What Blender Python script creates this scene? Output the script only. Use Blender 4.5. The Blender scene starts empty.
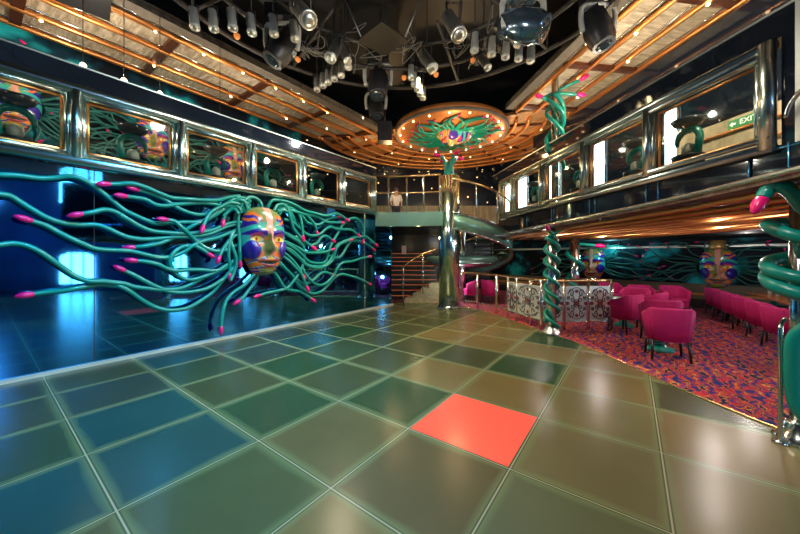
import bpy, math, random
from mathutils import Vector, Matrix
random.seed(7)
PI = math.pi
sc = bpy.context.scene
COL = sc.collection
F, CX, CY, H = 313.0, 400.0, 256.3, 1.55
DL = (.5951, .8037); NL = (.8037, -.5951)      # along / across the left wall (and the floor tiles)
DR = (-.139, .990); NR = (.990, .139)          # along / across the right gallery
def L(s, o, z=0.0): return Vector((s*DL[0]+o*NL[0], s*DL[1]+o*NL[1], z))
def R(s, o, z=0.0): return Vector((s*DR[0]+o*NR[0], s*DR[1]+o*NR[1], z))
def atz(x, y, z):
    Y = F*(z-H)/(CY-y); return Vector(((x-CX)/F*Y, Y, z))
def atY(x, y, Y): return Vector(((x-CX)/F*Y, Y, H-(y-CY)/F*Y))
def onL(x, y, o):
    a = (x-CX)/F; Y = o/(NL[0]*a+NL[1]); return atY(x, y, Y)

# ------------------------------------------------------------------ materials
MATS = {}
def mat(name, col=(.5,.5,.5), rough=.5, metal=0, emit=None, es=1, spec=.5, var=0, vscale=6, bump=0, alpha=1, coat=0):
    m = bpy.data.materials.new(name); m.use_nodes = True; nt = m.node_tree
    b = nt.nodes['Principled BSDF']
    b.inputs['Base Color'].default_value = (*col, 1); b.inputs['Roughness'].default_value = rough
    b.inputs['Metallic'].default_value = metal; b.inputs['Specular IOR Level'].default_value = spec
    b.inputs['Coat Weight'].default_value = coat
    if emit: b.inputs['Emission Color'].default_value = (*emit, 1); b.inputs['Emission Strength'].default_value = es
    if var or bump:
        tc = nt.nodes.new('ShaderNodeTexCoord'); n = nt.nodes.new('ShaderNodeTexNoise')
        n.inputs['Scale'].default_value = vscale; n.inputs['Detail'].default_value = 5
        nt.links.new(tc.outputs['Object'], n.inputs['Vector'])
        if var:
            mx = nt.nodes.new('ShaderNodeMix'); mx.data_type = 'RGBA'
            mx.inputs['A'].default_value = (*[c*(1-var) for c in col], 1)
            mx.inputs['B'].default_value = (*[min(1, c*(1+var)) for c in col], 1)
            nt.links.new(n.outputs['Fac'], mx.inputs['Factor']); nt.links.new(mx.outputs['Result'], b.inputs['Base Color'])
        if bump:
            bp = nt.nodes.new('ShaderNodeBump'); bp.inputs['Strength'].default_value = bump
            nt.links.new(n.outputs['Fac'], bp.inputs['Height']); nt.links.new(bp.outputs['Normal'], b.inputs['Normal'])
    MATS[name] = m; return m
def ramp(nt, stops, interp='LINEAR'):
    r = nt.nodes.new('ShaderNodeValToRGB'); e = r.color_ramp.elements; r.color_ramp.interpolation = interp
    while len(e) < len(stops): e.new(.5)
    for i, (p, c) in enumerate(stops): e[i].position = p; e[i].color = (*c, 1)
    return r
def math_n(nt, op, a, b=None):
    n = nt.nodes.new('ShaderNodeMath'); n.operation = op
    for i, v in enumerate((a, b)):
        if v is None: continue
        if isinstance(v, (int, float)): n.inputs[i].default_value = v
        else: nt.links.new(v, n.inputs[i])
    return n.outputs[0]

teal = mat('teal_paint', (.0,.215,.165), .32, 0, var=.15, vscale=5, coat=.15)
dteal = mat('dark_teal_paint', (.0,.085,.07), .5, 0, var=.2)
pale = mat('pale_brushed_chrome', (.58,.66,.60), .24, 1, var=.12, vscale=3)
magenta = mat('magenta_gloss', (.75,.008,.16), .25, 0, coat=.4)
chrome = mat('chrome', (.72,.75,.72), .14, 1, var=.08, vscale=3)
steel = mat('satin_steel', (.35,.37,.35), .4, 1, var=.1)
copper = mat('copper_tube', (.85,.36,.11), .34, .92, var=.12)
brass = mat('brass_rail', (.85,.55,.25), .25, 1, var=.08)
darkmetal = mat('dark_metal', (.03,.03,.032), .4, .6, var=.2)
black = mat('black_plastic', (.012,.012,.014), .4, 0, var=.2)
truss = mat('truss_paint', (.045,.038,.032), .5, .3, var=.2)
fixwhite = mat('grey_lamp_body', (.42,.42,.38), .4, .2, var=.1)
silver = mat('silver_can', (.55,.55,.5), .38, 1, var=.1)
lens = mat('lens_glass', (.02,.03,.04), .06, 0, spec=1)
darkglass = mat('dark_gloss_panel', (.012,.018,.03), .05, .3, spec=.8, var=.1)
mirror = mat('blue_tinted_mirror', (.045,.27,.56), .035, 1)
matte = mat('matte_black_wall', (.003,.004,.006), .75, 0, var=.3, spec=.2)
blackwall = mat('black_wall', (.008,.012,.016), .25, 0, var=.3)
fabric = mat('magenta_velvet', (.55,.008,.15), .75, 0, var=.18, vscale=20, bump=.1)
leg_m = mat('black_wood_leg', (.012,.009,.01), .35, 0, var=.2)
bench_m = mat('olive_leather', (.09,.065,.035), .5, 0, var=.2)
wood = mat('orange_wood_top', (.45,.16,.05), .25, 0, var=.3, vscale=9)
plate = mat('pale_pierced_metal', (.62,.64,.62), .35, .3, var=.1)
scroll = mat('dark_scroll', (.06,.05,.06), .4, .4, var=.2)
redm = mat('dark_red_rosette', (.20,.03,.03), .4, 0, var=.2)
bulb = mat('warm_bulb', (1,.8,.5), .4, 0, emit=(1,.62,.28), es=14)
winlight = mat('daylight_pane', (.8,.9,1), .4, 0, emit=(.72,.9,1), es=6)
winlightB = mat('daylight_porthole', (.8,.9,1), .4, 0, emit=(.6,.9,1), es=16)
exitg = mat('green_sign', (.01,.25,.06), .4, 0, emit=(.02,.5,.12), es=.12)
exitw = mat('sign_white', (.9,.9,.85), .4, 0, emit=(.9,1,.8), es=.8)
skin_m = mat('skin', (.55,.3,.2), .5, 0, var=.08)
shirt_m = mat('white_cotton', (.8,.72,.76), .8, 0, var=.06)
trouser_m = mat('dark_trousers', (.03,.03,.05), .8, 0, var=.1)
hair_m = mat('dark_hair', (.02,.014,.01), .6, 0, var=.2)
greyedge = mat('grey_plaster_edge', (.13,.11,.085), .8, 0, var=.5, vscale=9, bump=.4)
trimw = mat('pale_metal_kick', (.7,.7,.62), .3, .5, var=.15)
beam_m = mat('rust_beam', (.14,.045,.02), .4, .7, var=.5, vscale=8)
bowl_m = mat('grey_bowl', (.12,.13,.15), .25, .5, var=.2)
urn_m = mat('stone_urn', (.4,.36,.3), .6, 0, var=.3, vscale=12)
greenpanel = mat('green_mirror_fascia', (.22,.42,.35), .25, .6, var=.3, vscale=2)
ledm = mat('amber_step_light', (1,.3,.1), .4, 0, emit=(1,.16,.05), es=.3)
stepm = mat('step_tread', (.035,.03,.025), .4, .2, var=.5, vscale=18)
redtile = mat('red_lit_tile', (.7,.06,.03), .2, 0, emit=(1,.065,.05), es=.9, var=.06)
discm = mat('copper_disc', (.50,.19,.05), .45, .4, var=.3, vscale=4)

def glass_mat():
    m = bpy.data.materials.new('smoked_glass'); m.use_nodes = True; nt = m.node_tree; nt.nodes.clear()
    o = nt.nodes.new('ShaderNodeOutputMaterial'); mx = nt.nodes.new('ShaderNodeMixShader')
    t = nt.nodes.new('ShaderNodeBsdfTransparent'); t.inputs[0].default_value = (.85,.9,.88,1)
    g = nt.nodes.new('ShaderNodeBsdfGlossy'); g.inputs['Roughness'].default_value = .03; g.inputs[0].default_value = (.8,.9,.9,1)
    f = nt.nodes.new('ShaderNodeLayerWeight'); f.inputs[0].default_value = .5
    fr = math_n(nt, 'ADD', math_n(nt, 'MULTIPLY', math_n(nt, 'POWER', f.outputs['Facing'], 4.0), .45), .04)
    nt.links.new(fr, mx.inputs[0]); nt.links.new(t.outputs[0], mx.inputs[1]); nt.links.new(g.outputs[0], mx.inputs[2])
    nt.links.new(mx.outputs[0], o.inputs[0]); return m
glass = glass_mat()

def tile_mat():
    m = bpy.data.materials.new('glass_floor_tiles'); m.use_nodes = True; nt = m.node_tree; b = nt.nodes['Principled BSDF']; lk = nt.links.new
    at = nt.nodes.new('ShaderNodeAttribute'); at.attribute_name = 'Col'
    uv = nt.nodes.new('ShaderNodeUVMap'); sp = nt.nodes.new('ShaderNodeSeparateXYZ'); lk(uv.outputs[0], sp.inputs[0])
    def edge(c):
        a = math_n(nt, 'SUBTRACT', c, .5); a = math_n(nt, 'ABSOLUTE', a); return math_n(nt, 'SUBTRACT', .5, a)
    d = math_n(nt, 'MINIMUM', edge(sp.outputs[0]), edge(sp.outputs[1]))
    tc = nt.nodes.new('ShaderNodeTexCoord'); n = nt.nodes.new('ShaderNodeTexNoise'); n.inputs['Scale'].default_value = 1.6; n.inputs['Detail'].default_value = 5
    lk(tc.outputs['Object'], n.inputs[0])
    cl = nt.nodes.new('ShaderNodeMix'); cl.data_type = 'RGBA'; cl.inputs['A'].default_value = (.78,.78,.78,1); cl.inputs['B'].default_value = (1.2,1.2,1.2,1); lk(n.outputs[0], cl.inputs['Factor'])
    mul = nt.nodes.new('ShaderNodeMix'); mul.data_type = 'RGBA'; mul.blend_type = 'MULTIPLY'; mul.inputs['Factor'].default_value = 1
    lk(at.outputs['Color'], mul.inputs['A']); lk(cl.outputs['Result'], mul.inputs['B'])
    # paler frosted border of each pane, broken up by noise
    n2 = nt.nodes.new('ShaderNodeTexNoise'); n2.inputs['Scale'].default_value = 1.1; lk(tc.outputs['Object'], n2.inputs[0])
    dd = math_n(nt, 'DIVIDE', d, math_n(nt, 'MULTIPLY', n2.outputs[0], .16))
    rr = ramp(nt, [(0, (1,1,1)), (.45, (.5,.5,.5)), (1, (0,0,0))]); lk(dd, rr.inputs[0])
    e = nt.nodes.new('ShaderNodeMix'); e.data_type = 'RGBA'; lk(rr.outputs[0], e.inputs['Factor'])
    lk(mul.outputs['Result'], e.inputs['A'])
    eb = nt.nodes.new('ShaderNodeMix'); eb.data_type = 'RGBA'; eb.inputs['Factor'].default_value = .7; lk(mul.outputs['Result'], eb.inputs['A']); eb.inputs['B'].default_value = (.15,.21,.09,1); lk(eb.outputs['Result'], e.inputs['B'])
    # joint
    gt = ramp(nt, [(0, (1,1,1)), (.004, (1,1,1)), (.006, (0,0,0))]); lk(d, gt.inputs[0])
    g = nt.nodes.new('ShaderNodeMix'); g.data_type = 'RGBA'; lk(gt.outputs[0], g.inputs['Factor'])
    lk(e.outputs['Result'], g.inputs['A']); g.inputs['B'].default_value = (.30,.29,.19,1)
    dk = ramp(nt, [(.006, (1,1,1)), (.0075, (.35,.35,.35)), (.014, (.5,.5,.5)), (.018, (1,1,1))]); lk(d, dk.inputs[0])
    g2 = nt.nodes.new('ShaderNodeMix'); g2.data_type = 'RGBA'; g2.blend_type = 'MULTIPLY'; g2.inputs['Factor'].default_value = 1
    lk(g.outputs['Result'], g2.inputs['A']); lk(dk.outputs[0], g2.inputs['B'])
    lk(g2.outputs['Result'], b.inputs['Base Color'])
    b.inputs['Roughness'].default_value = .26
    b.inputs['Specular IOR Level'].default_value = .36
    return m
def carpet_mat():
    m = bpy.data.materials.new('patterned_carpet'); m.use_nodes = True; nt = m.node_tree; b = nt.nodes['Principled BSDF']; lk = nt.links.new
    tc = nt.nodes.new('ShaderNodeTexCoord')
    n = nt.nodes.new('ShaderNodeTexNoise'); n.inputs['Scale'].default_value = 7; n.inputs['Detail'].default_value = 1; lk(tc.outputs['Object'], n.inputs[0])
    mx = nt.nodes.new('ShaderNodeMix'); mx.data_type = 'RGBA'; mx.blend_type = 'LINEAR_LIGHT'; mx.inputs['Factor'].default_value = .09
    lk(tc.outputs['Object'], mx.inputs['A']); lk(n.outputs['Color'], mx.inputs['B'])
    mp = nt.nodes.new('ShaderNodeMapping'); mp.inputs['Rotation'].default_value = (0,0,.6); lk(mx.outputs['Result'], mp.inputs[0])
    w = nt.nodes.new('ShaderNodeTexWave'); w.inputs['Scale'].default_value = 2.4; w.inputs['Distortion'].default_value = 5.5; w.inputs['Detail'].default_value = 2; w.inputs['Detail Scale'].default_value = 2.5
    lk(mp.outputs[0], w.inputs[0])
    v = nt.nodes.new('ShaderNodeTexVoronoi'); v.inputs['Scale'].default_value = 8; lk(mx.outputs['Result'], v.inputs[0])
    sv = nt.nodes.new('ShaderNodeSeparateColor'); lk(v.outputs['Color'], sv.inputs[0])
    r1 = ramp(nt, [(0,(.02,.03,.13)),(.20,(.07,.03,.16)),(.32,(.48,.03,.03)),(.45,(.02,.03,.10)),(.54,(.55,.12,.015)),(.64,(.42,.015,.05)),(.74,(.50,.27,.06)),(.80,(.02,.02,.05))], 'CONSTANT')
    a = math_n(nt, 'ADD', math_n(nt, 'MULTIPLY', w.outputs['Fac'], .6), math_n(nt, 'MULTIPLY', sv.outputs[0], .42))
    lk(a, r1.inputs[0]); lk(r1.outputs[0], b.inputs['Base Color'])
    b.inputs['Roughness'].default_value = .9; b.inputs['Specular IOR Level'].default_value = .1
    return m
def panel_mat(name, c1, c2, c3, axis, sx=14, rough=.45):
    m = bpy.data.materials.new(name); m.use_nodes = True; nt = m.node_tree; b = nt.nodes['Principled BSDF']; lk = nt.links.new
    tc = nt.nodes.new('ShaderNodeTexCoord'); mp = nt.nodes.new('ShaderNodeMapping'); lk(tc.outputs['Object'], mp.inputs[0])
    mp.inputs['Rotation'].default_value = (0,0,-axis); 
    mp2 = nt.nodes.new('ShaderNodeMapping'); mp2.inputs['Scale'].default_value = (sx, 2.2, 1); lk(mp.outputs[0], mp2.inputs[0])
    n = nt.nodes.new('ShaderNodeTexNoise'); n.inputs['Scale'].default_value = 1; n.inputs['Detail'].default_value = 8; n.inputs['Roughness'].default_value = .65; lk(mp2.outputs[0], n.inputs[0])
    r = ramp(nt, [(.3, c1), (.5, c2), (.68, c3)]); lk(n.outputs[0], r.inputs[0]); lk(r.outputs[0], b.inputs['Base Color'])
    bp = nt.nodes.new('ShaderNodeBump'); bp.inputs['Strength'].default_value = .6; bp.inputs['Distance'].default_value = .05; lk(n.outputs[0], bp.inputs['Height']); lk(bp.outputs[0], b.inputs['Normal'])
    b.inputs['Roughness'].default_value = rough; b.inputs['Metallic'].default_value = .35
    return m
def rib_mat():
    m = bpy.data.materials.new('black_ribbed_ceiling'); m.use_nodes = True; nt = m.node_tree; b = nt.nodes['Principled BSDF']; lk = nt.links.new
    tc = nt.nodes.new('ShaderNodeTexCoord'); w = nt.nodes.new('ShaderNodeTexWave'); w.inputs['Scale'].default_value = 3.2; lk(tc.outputs['Object'], w.inputs[0])
    r = ramp(nt, [(.35, (.006,.006,.006)), (.75, (.009,.008,.008))]); lk(w.outputs[0], r.inputs[0]); lk(r.outputs[0], b.inputs['Base Color'])
    b.inputs['Roughness'].default_value = .5
    return m
def star_mat():
    m = bpy.data.materials.new('black_star_panel'); m.use_nodes = True; nt = m.node_tree; b = nt.nodes['Principled BSDF']; lk = nt.links.new
    tc = nt.nodes.new('ShaderNodeTexCoord'); v = nt.nodes.new('ShaderNodeTexVoronoi'); v.inputs['Scale'].default_value = 2.6; lk(tc.outputs['Object'], v.inputs[0])
    r = ramp(nt, [(0, (1,1,1)), (.07, (1,1,1)), (.1, (0,0,0))]); lk(v.outputs['Distance'], r.inputs[0])
    b.inputs['Base Color'].default_value = (.01,.012,.02,1); b.inputs['Roughness'].default_value = .2
    b.inputs['Emission Color'].default_value = (1,.6,.25,1); lk(math_n(nt, 'MULTIPLY', r.outputs[0], 5.0), b.inputs['Emission Strength'])
    return m
def mosaic_mat():
    m = bpy.data.materials.new('painted_mural'); m.use_nodes = True; nt = m.node_tree; b = nt.nodes['Principled BSDF']; lk = nt.links.new
    tc = nt.nodes.new('ShaderNodeTexCoord'); v = nt.nodes.new('ShaderNodeTexNoise'); v.inputs['Scale'].default_value = 1.1; v.inputs['Detail'].default_value = 3; lk(tc.outputs['Object'], v.inputs[0])
    r = ramp(nt, [(.48, (.001,.004,.008)), (.56, (.002,.03,.05)), (.66, (.01,.3,.34))]); lk(v.outputs[0], r.inputs[0]); lk(r.outputs[0], b.inputs['Base Color'])
    b.inputs['Roughness'].default_value = .6; b.inputs['Specular IOR Level'].default_value = .15
    return m
def face_mat():
    m = bpy.data.materials.new('painted_face'); m.use_nodes = True; nt = m.node_tree; b = nt.nodes['Principled BSDF']
    at = nt.nodes.new('ShaderNodeAttribute'); at.attribute_name = 'Col'; nt.links.new(at.outputs['Color'], b.inputs['Base Color'])
    b.inputs['Roughness'].default_value = .25; b.inputs['Coat Weight'].default_value = .4
    return m
tilem, carpetm, ribm, starm, muralm, facem = tile_mat(), carpet_mat(), rib_mat(), star_mat(), mosaic_mat(), face_mat()
aL = math.atan2(DL[1], DL[0]); aR = math.atan2(DR[1], DR[0])
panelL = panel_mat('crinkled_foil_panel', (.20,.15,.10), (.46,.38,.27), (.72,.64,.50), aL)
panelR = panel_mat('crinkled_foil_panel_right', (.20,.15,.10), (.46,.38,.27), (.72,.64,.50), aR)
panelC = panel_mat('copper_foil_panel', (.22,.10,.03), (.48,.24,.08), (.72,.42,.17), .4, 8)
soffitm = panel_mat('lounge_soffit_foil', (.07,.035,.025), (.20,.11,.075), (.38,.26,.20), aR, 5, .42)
curtain = panel_mat('pleated_beige_panel', (.22,.17,.10), (.45,.37,.24), (.65,.55,.38), 0, 16, .7)

# ------------------------------------------------------------------ mesh builder (world coordinates in, parent-local out)
WORLD = {}
class MB:
    def __init__(s): s.v = []; s.f = []; s.sm = []
    def add(s, vs, fs, smooth=False):
        b = len(s.v); s.v += [tuple(v) for v in vs]; s.f += [tuple(b+i for i in f) for f in fs]; s.sm += [smooth]*len(fs); return s
    def box(s, c, size, rz=0, M=None):
        sx, sy, sz = [k/2 for k in size]; m = M if M is not None else Matrix.Rotation(rz, 3, 'Z'); c = Vector(c)
        vs = [c + m @ Vector((x*sx, y*sy, z*sz)) for x in (-1,1) for y in (-1,1) for z in (-1,1)]
        return s.add(vs, [(0,1,3,2),(4,6,7,5),(0,4,5,1),(2,3,7,6),(0,2,6,4),(1,5,7,3)])
    def prism(s, poly, z0, z1):
        a = sum(poly[i][0]*poly[(i+1)%len(poly)][1]-poly[(i+1)%len(poly)][0]*poly[i][1] for i in range(len(poly)))
        if a < 0: poly = poly[::-1]
        n = len(poly); vs = [(p[0],p[1],z0) for p in poly]+[(p[0],p[1],z1) for p in poly]
        return s.add(vs, [tuple(range(n-1,-1,-1)), tuple(range(n,2*n))]+[(i,(i+1)%n,n+(i+1)%n,n+i) for i in range(n)])
    def tube(s, pts, r, seg=8, closed=False, cap=True):
        pts = [Vector(p) for p in pts]; n = len(pts); rad = r if isinstance(r, (list, tuple)) else [r]*n
        T = []
        for i in range(n):
            a = pts[(i-1)%n] if (closed or i > 0) else pts[i]; b = pts[(i+1)%n] if (closed or i < n-1) else pts[i]
            t = b-a; T.append(t.normalized() if t.length > 1e-9 else Vector((0,0,1)))
        up = Vector((0,0,1)) if abs(T[0].z) < .9 else Vector((1,0,0)); N = (up - T[0]*up.dot(T[0])).normalized(); vs = []
        for i in range(n):
            N = N - T[i]*N.dot(T[i]); N = N.normalized() if N.length > 1e-6 else T[i].orthogonal().normalized(); B = T[i].cross(N)
            for k in range(seg):
                a = 2*PI*k/seg; vs.append(pts[i] + (N*math.cos(a)+B*math.sin(a))*rad[i])
        fs = []
        for i in range(n if closed else n-1):
            j = (i+1) % n
            for k in range(seg): fs.append((i*seg+k, i*seg+(k+1)%seg, j*seg+(k+1)%seg, j*seg+k))
        s.add(vs, fs, True)
        if cap and not closed:
            b = len(s.v)-n*seg; s.f += [tuple(b+k for k in range(seg-1,-1,-1)), tuple(b+(n-1)*seg+k for k in range(seg))]; s.sm += [False]*2
        return s
    def cyl(s, a, b, r, seg=16): return s.tube([a, b], r, seg)
    def lathe(s, c, prof, seg=24, M=None):
        c = Vector(c); vs = []
        for (r, z) in prof:
            for k in range(seg):
                a = 2*PI*k/seg; p = Vector((r*math.cos(a), r*math.sin(a), z)); vs.append(c + (M @ p if M is not None else p))
        n = len(prof); fs = [(i*seg+k, i*seg+(k+1)%seg, (i+1)*seg+(k+1)%seg, (i+1)*seg+k) for i in range(n-1) for k in range(seg)]
        s.add(vs, fs, True); b = len(s.v)-len(vs)
        s.f += [tuple(b+k for k in range(seg-1,-1,-1)), tuple(b+(n-1)*seg+k for k in range(seg))]; s.sm += [False]*2; return s
    def build(s, name, m, parent=None, kind=None):
        me = bpy.data.meshes.new(name); w = WORLD.get(parent.name, Vector()) if parent else Vector()
        me.from_pydata([(v[0]-w[0], v[1]-w[1], v[2]-w[2]) for v in s.v], [], s.f)
        me.polygons.foreach_set('use_smooth', s.sm); me.materials.append(m); me.update()
        o = bpy.data.objects.new(name, me); COL.objects.link(o)
        if parent: o.parent = parent; WORLD[o.name] = w
        elif kind: o['kind'] = kind
        return o
def tag(o, label, cat, group=None):
    o['label'] = label; o['category'] = cat
    if group: o['group'] = group
    return o
def thing(name, label, cat, loc=(0,0,0), group=None):
    o = bpy.data.objects.new(name, None); COL.objects.link(o); o.location = loc; o.empty_display_size = .1
    WORLD[o.name] = Vector(loc); return tag(o, label, cat, group)
def struct_empty(name, loc=(0,0,0)):
    o = bpy.data.objects.new(name, None); COL.objects.link(o); o.location = loc; WORLD[o.name] = Vector(loc); o['kind'] = 'structure'; return o
def single(name, mb, m, label, cat, group=None, loc=None):
    o = mb.build(name, m); tag(o, label, cat, group)
    if loc is not None:
        l = Vector(loc); 
        for v in o.data.vertices: v.co -= l
        o.location = l; WORLD[o.name] = l
    return o
def copy_tree(o, parent=None):
    c = o.copy(); COL.objects.link(c)
    if parent: c.parent = parent
    for ch in list(o.children): copy_tree(ch, c)
    return c
def place(proto, first, loc, rz, label, group=None, scale=None):
    o = proto if first else copy_tree(proto)
    o.location = loc; o.rotation_euler = (0,0,rz); o['label'] = label
    if group: o['group'] = group
    if scale: o.scale = (scale,)*3
    return o
def smooth(pts, k=5, closed=False):
    pts = [Vector(p) for p in pts]; out = []; n = len(pts)
    for i in range(n if closed else n-1):
        if closed: p0, p1, p2, p3 = pts[(i-1)%n], pts[i], pts[(i+1)%n], pts[(i+2)%n]
        else: p0, p1, p2, p3 = pts[max(i-1,0)], pts[i], pts[i+1], pts[min(i+2,n-1)]
        for j in range(k):
            t = j/k; out.append(.5*((2*p1)+(p2-p0)*t+(2*p0-5*p1+4*p2-p3)*t*t+(3*p1-p0-3*p2+p3)*t**3))
    if not closed: out.append(pts[-1])
    return out

# ------------------------------------------------------------------ snakes and faces
def snake(parent, pts, r, head=True, k=5, seg=8, hs=1.0, m_=None):
    """pts run from the head to the root"""
    P = smooth(pts, k)
    d = (P[0]-P[1]).normalized(); n = len(P)
    rad = [r*(.82+.18*min(1, i/6)) for i in range(n)]
    o = MB().tube(P, rad, seg).build('snake', m_ or teal, parent)
    if head:
        h = 4.8*r*hs; a = P[0]-d*r*.8
        prof = [(0,.85),(.2,1.05),(.42,1.22),(.62,1.12),(.8,.86),(.93,.5),(1,.18)]
        m = MB().tube([a+d*h*t for t, _ in prof], [r*q*hs for _, q in prof], seg).build('snake_head', magenta, o)
    return o
def sp(x): return math.exp(-x*x)
PINK=(.75,.30,.24); OLIVE=(.20,.22,.06); ORANGE=(.80,.16,.02); BLUE=(.035,.015,.26); TEALC=(.03,.36,.30); VIO=(.10,.03,.30); YEL=(.85,.55,.04); MAG=(.55,.04,.22); CREAM=(.65,.50,.35); LIP=(.35,.02,.03); DARK=(.03,.05,.05); GOLD=(.45,.30,.06)
def face_color(u, v):
    au = abs(u)
    for s in (-1, 1):
        if ((u-s*.66)/.27)**2 + ((v+.25)/.26)**2 < 1: return BLUE
    # mouth
    my = -.63 + .22*au*au*2
    if au < .40 and abs(v-my) < .035*max(0, 1-(au/.4)**2)+.008: return DARK
    if au < .46 and abs(v-my) < .10*max(0,1-(au/.48)**2)+.015: return LIP if v < my else (.5,.10,.03)
    if v < -.80: return OLIVE if au < .32 else (ORANGE if math.sin(v*60) > 0 else BLUE)
    if v < -.42:
        if au < .10: return GOLD
        t = math.sin(26*(v+.7*au*au)+1.2+2.5*math.sin(6*au))
        return ORANGE if t > .05 else (BLUE if t < -.8 else CREAM if t < -.5 else OLIVE)
    # nose
    if v < .98 and au < (.10+.05*max(0, v) if v > -.02 else .13): return PINK if u > -.03 or v > .2 else OLIVE
    if v < .04 and au < .24: return OLIVE if u < 0 else (ORANGE if math.sin(25*v) > 0 else PINK)
    # eyes
    ex = (au-.47)/.25; ey = (v-.03-.03*(1-ex*ex))
    if abs(ex) < 1:
        w = .075*math.sqrt(1-ex*ex)
        if abs(ey) < w: return LIP if abs(au-.47) < .05 and abs(ey) < .045 else YEL if abs(au-.47) < .13 else CREAM
        if abs(ey) < w+.022: return DARK
        if ey > 0 and ey < w+.10: return MAG
        if ey < 0 and ey > -w-.07: return CREAM if u < 0 else ORANGE
    if v < .16: return TEALC if au > .62 else (ORANGE if math.sin(20*v+9*au) > 0 else OLIVE)
    bl = .26+.10*math.sin(min(1, au/.9)*PI)-.05*au
    if v < bl: return BLUE
    if v < bl+.13: return TEALC if au > .2 else GOLD
    t = v - .36*(1-au)*0 + .35*(au-.5)**2 - .10*au
    q = (v-.52+.22*(1-au)+.03*math.sin(14*u))*6.0
    if q < .55: return CREAM if au < .45 else BLUE
    if q < 1.05: return ORANGE if au > .45 else TEALC
    if q < 1.55: return BLUE if au > .3 else OLIVE
    if q < 2.15: return ORANGE if au > .28 else OLIVE
    return OLIVE
def face_width(v):
    if v > 0: return .96*(max(0, 1-(v**3.2)))**.42 if v < 1 else 0
    return .96 - .60*(abs(v)**1.9) if v > -.80 else (.96-.60*(.80**1.9))*math.sqrt(max(0, 1-((abs(v)-.80)/.20)**2))
def face_mesh(hw=.5, hh=.7, dp=.27, nu=84, nv=112):
    vs, cols, fs = [], [], []
    for j in range(nv+1):
        v = -1+2*j/nv; w = max(.02, face_width(max(-.9999, min(.9999, v))))
        for i in range(nu+1):
            t = -1+2*i/nu; t = math.sin(t*PI/2); u = t*w
            d = (max(0, 1-abs(t)**2.3))**.6 * (max(0, 1-abs(v)**3.5))**.5
            y = d*dp; au = abs(u)
            g = 0
            g += .14*sp(u/.13)*sp((v+.18)/.15) + .065*sp(u/.085)*sp((v-.12)/.24) + .04*sp((au-.14)/.07)*sp((v+.24)/.07)
            g += -.075*sp((au-.42)/.2)*sp((v-.03)/.13) + .028*sp((au-.46)/.16)*sp((v-.04)/.07)
            g += .04*sp((au-.42)/.3)*sp((v-.26)/.09)
            for s in (-1, 1):
                q = ((u-s*.66)/.30)**2+((v+.25)/.29)**2
                if q < 1: g += .075*math.sqrt(1-q)
            g += .05*sp(u/.3)*sp((v+.53)/.06) + .05*sp(u/.26)*sp((v+.70)/.07) - .035*sp(u/.32)*sp((v+.60)/.025) + .05*sp(u/.22)*sp((v+.9)/.1)
            y += g*min(1, d*1.6)*1.25*(dp/.27)
            vs.append((u*hw, -y, v*hh)); cols.append(face_color(u, v))
    W = nu+1
    for j in range(nv):
        for i in range(nu): fs.append((j*W+i, j*W+i+1, (j+1)*W+i+1, (j+1)*W+i))
    me = bpy.data.meshes.new('face'); me.from_pydata(vs, [], fs); me.polygons.foreach_set('use_smooth', [True]*len(fs))
    ca = me.color_attributes.new('Col', 'FLOAT_COLOR', 'POINT')
    ca.data.foreach_set('color', [c for q in cols for c in (*q, 1)]); me.materials.append(facem); me.update(); return me
FACE = face_mesh()
def add_face(parent, scale=1.0, loc=(0,0,0), rot=(0,0,0)):
    o = bpy.data.objects.new('face', FACE); COL.objects.link(o); o.parent = parent; o.scale = (scale,)*3; o.location = loc; o.rotation_euler = rot; return o
def radial_snakes(parent, n, r0, r1, rad, rnd, zfun=None, aspect=1.0, amp=.16, skip=None, seg=6, m_=None, zlo=-9, zhi=9):
    """wavy snakes round a face in the local XZ plane (front is -Y)"""
    for i in range(n):
        a = 2*PI*(i+.5*rnd.random())/n + .1
        if skip and skip(a): continue
        ln = r0+(r1-r0)*rnd.uniform(.55, 1); ph = rnd.uniform(0, 6); am = amp*rnd.uniform(.6, 1.3); P = []
        for k in range(9):
            t = k/8; rr = r0*.8+(ln-r0*.8)*t; b = a + am*math.sin(ph+t*5.5)*t*1.8/max(.6, rr)
            x, z = math.cos(b)*rr*aspect, math.sin(b)*rr*.8 - .45*(t*t)*abs(math.cos(a))*r1*.5
            z = max(zlo+.05*math.sin(ph+3*t), min(zhi-.06-.05*math.sin(ph+4*t), z))
            P.append(Vector((x, -.05-.1*math.sin(PI*t)*rnd.uniform(.6,1), z)))
        P.reverse(); snake(parent, P, rad, True, 3, seg, 1.0, m_)

# ------------------------------------------------------------------ floor, walls, ceilings
T = 1.55/1.718
def tilept(u, v): return (T*(DL[0]*(v+2.559)+NL[0]*(u-1.792)), T*(DL[1]*(v+2.559)+NL[1]*(u-1.792)))
vs, fs, cols, uvs = [], [], [], []
rt = random.Random(3)
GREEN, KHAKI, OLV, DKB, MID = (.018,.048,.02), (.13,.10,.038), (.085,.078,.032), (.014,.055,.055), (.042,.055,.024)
over = {(0,2):GREEN, (0,4):GREEN, (-1,0):GREEN, (-2,-1):(.022,.055,.025), (-2,-0):MID, (-1,-1):OLV, (0,-1):(.075,.066,.03), (1,0):(.12,.11,.05), (1,-1):(.085,.10,.05), (2,0):(.135,.12,.055), (2,1):(.14,.105,.045), (1,1):(.125,.115,.05), (-3,-1):MID, (-3,-2):DKB, (-4,-2):(.03,.05,.04), (-3,0):GREEN, (-2,-2):DKB, (-2,-3):DKB, (1,2):KHAKI, (0,1):KHAKI, (-1,1):KHAKI, (-4,0):(.03,.05,.035),(-1,-2):(.05,.07,.03),(-4,2):GREEN,(-5,1):(.025,.04,.03)}
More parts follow.
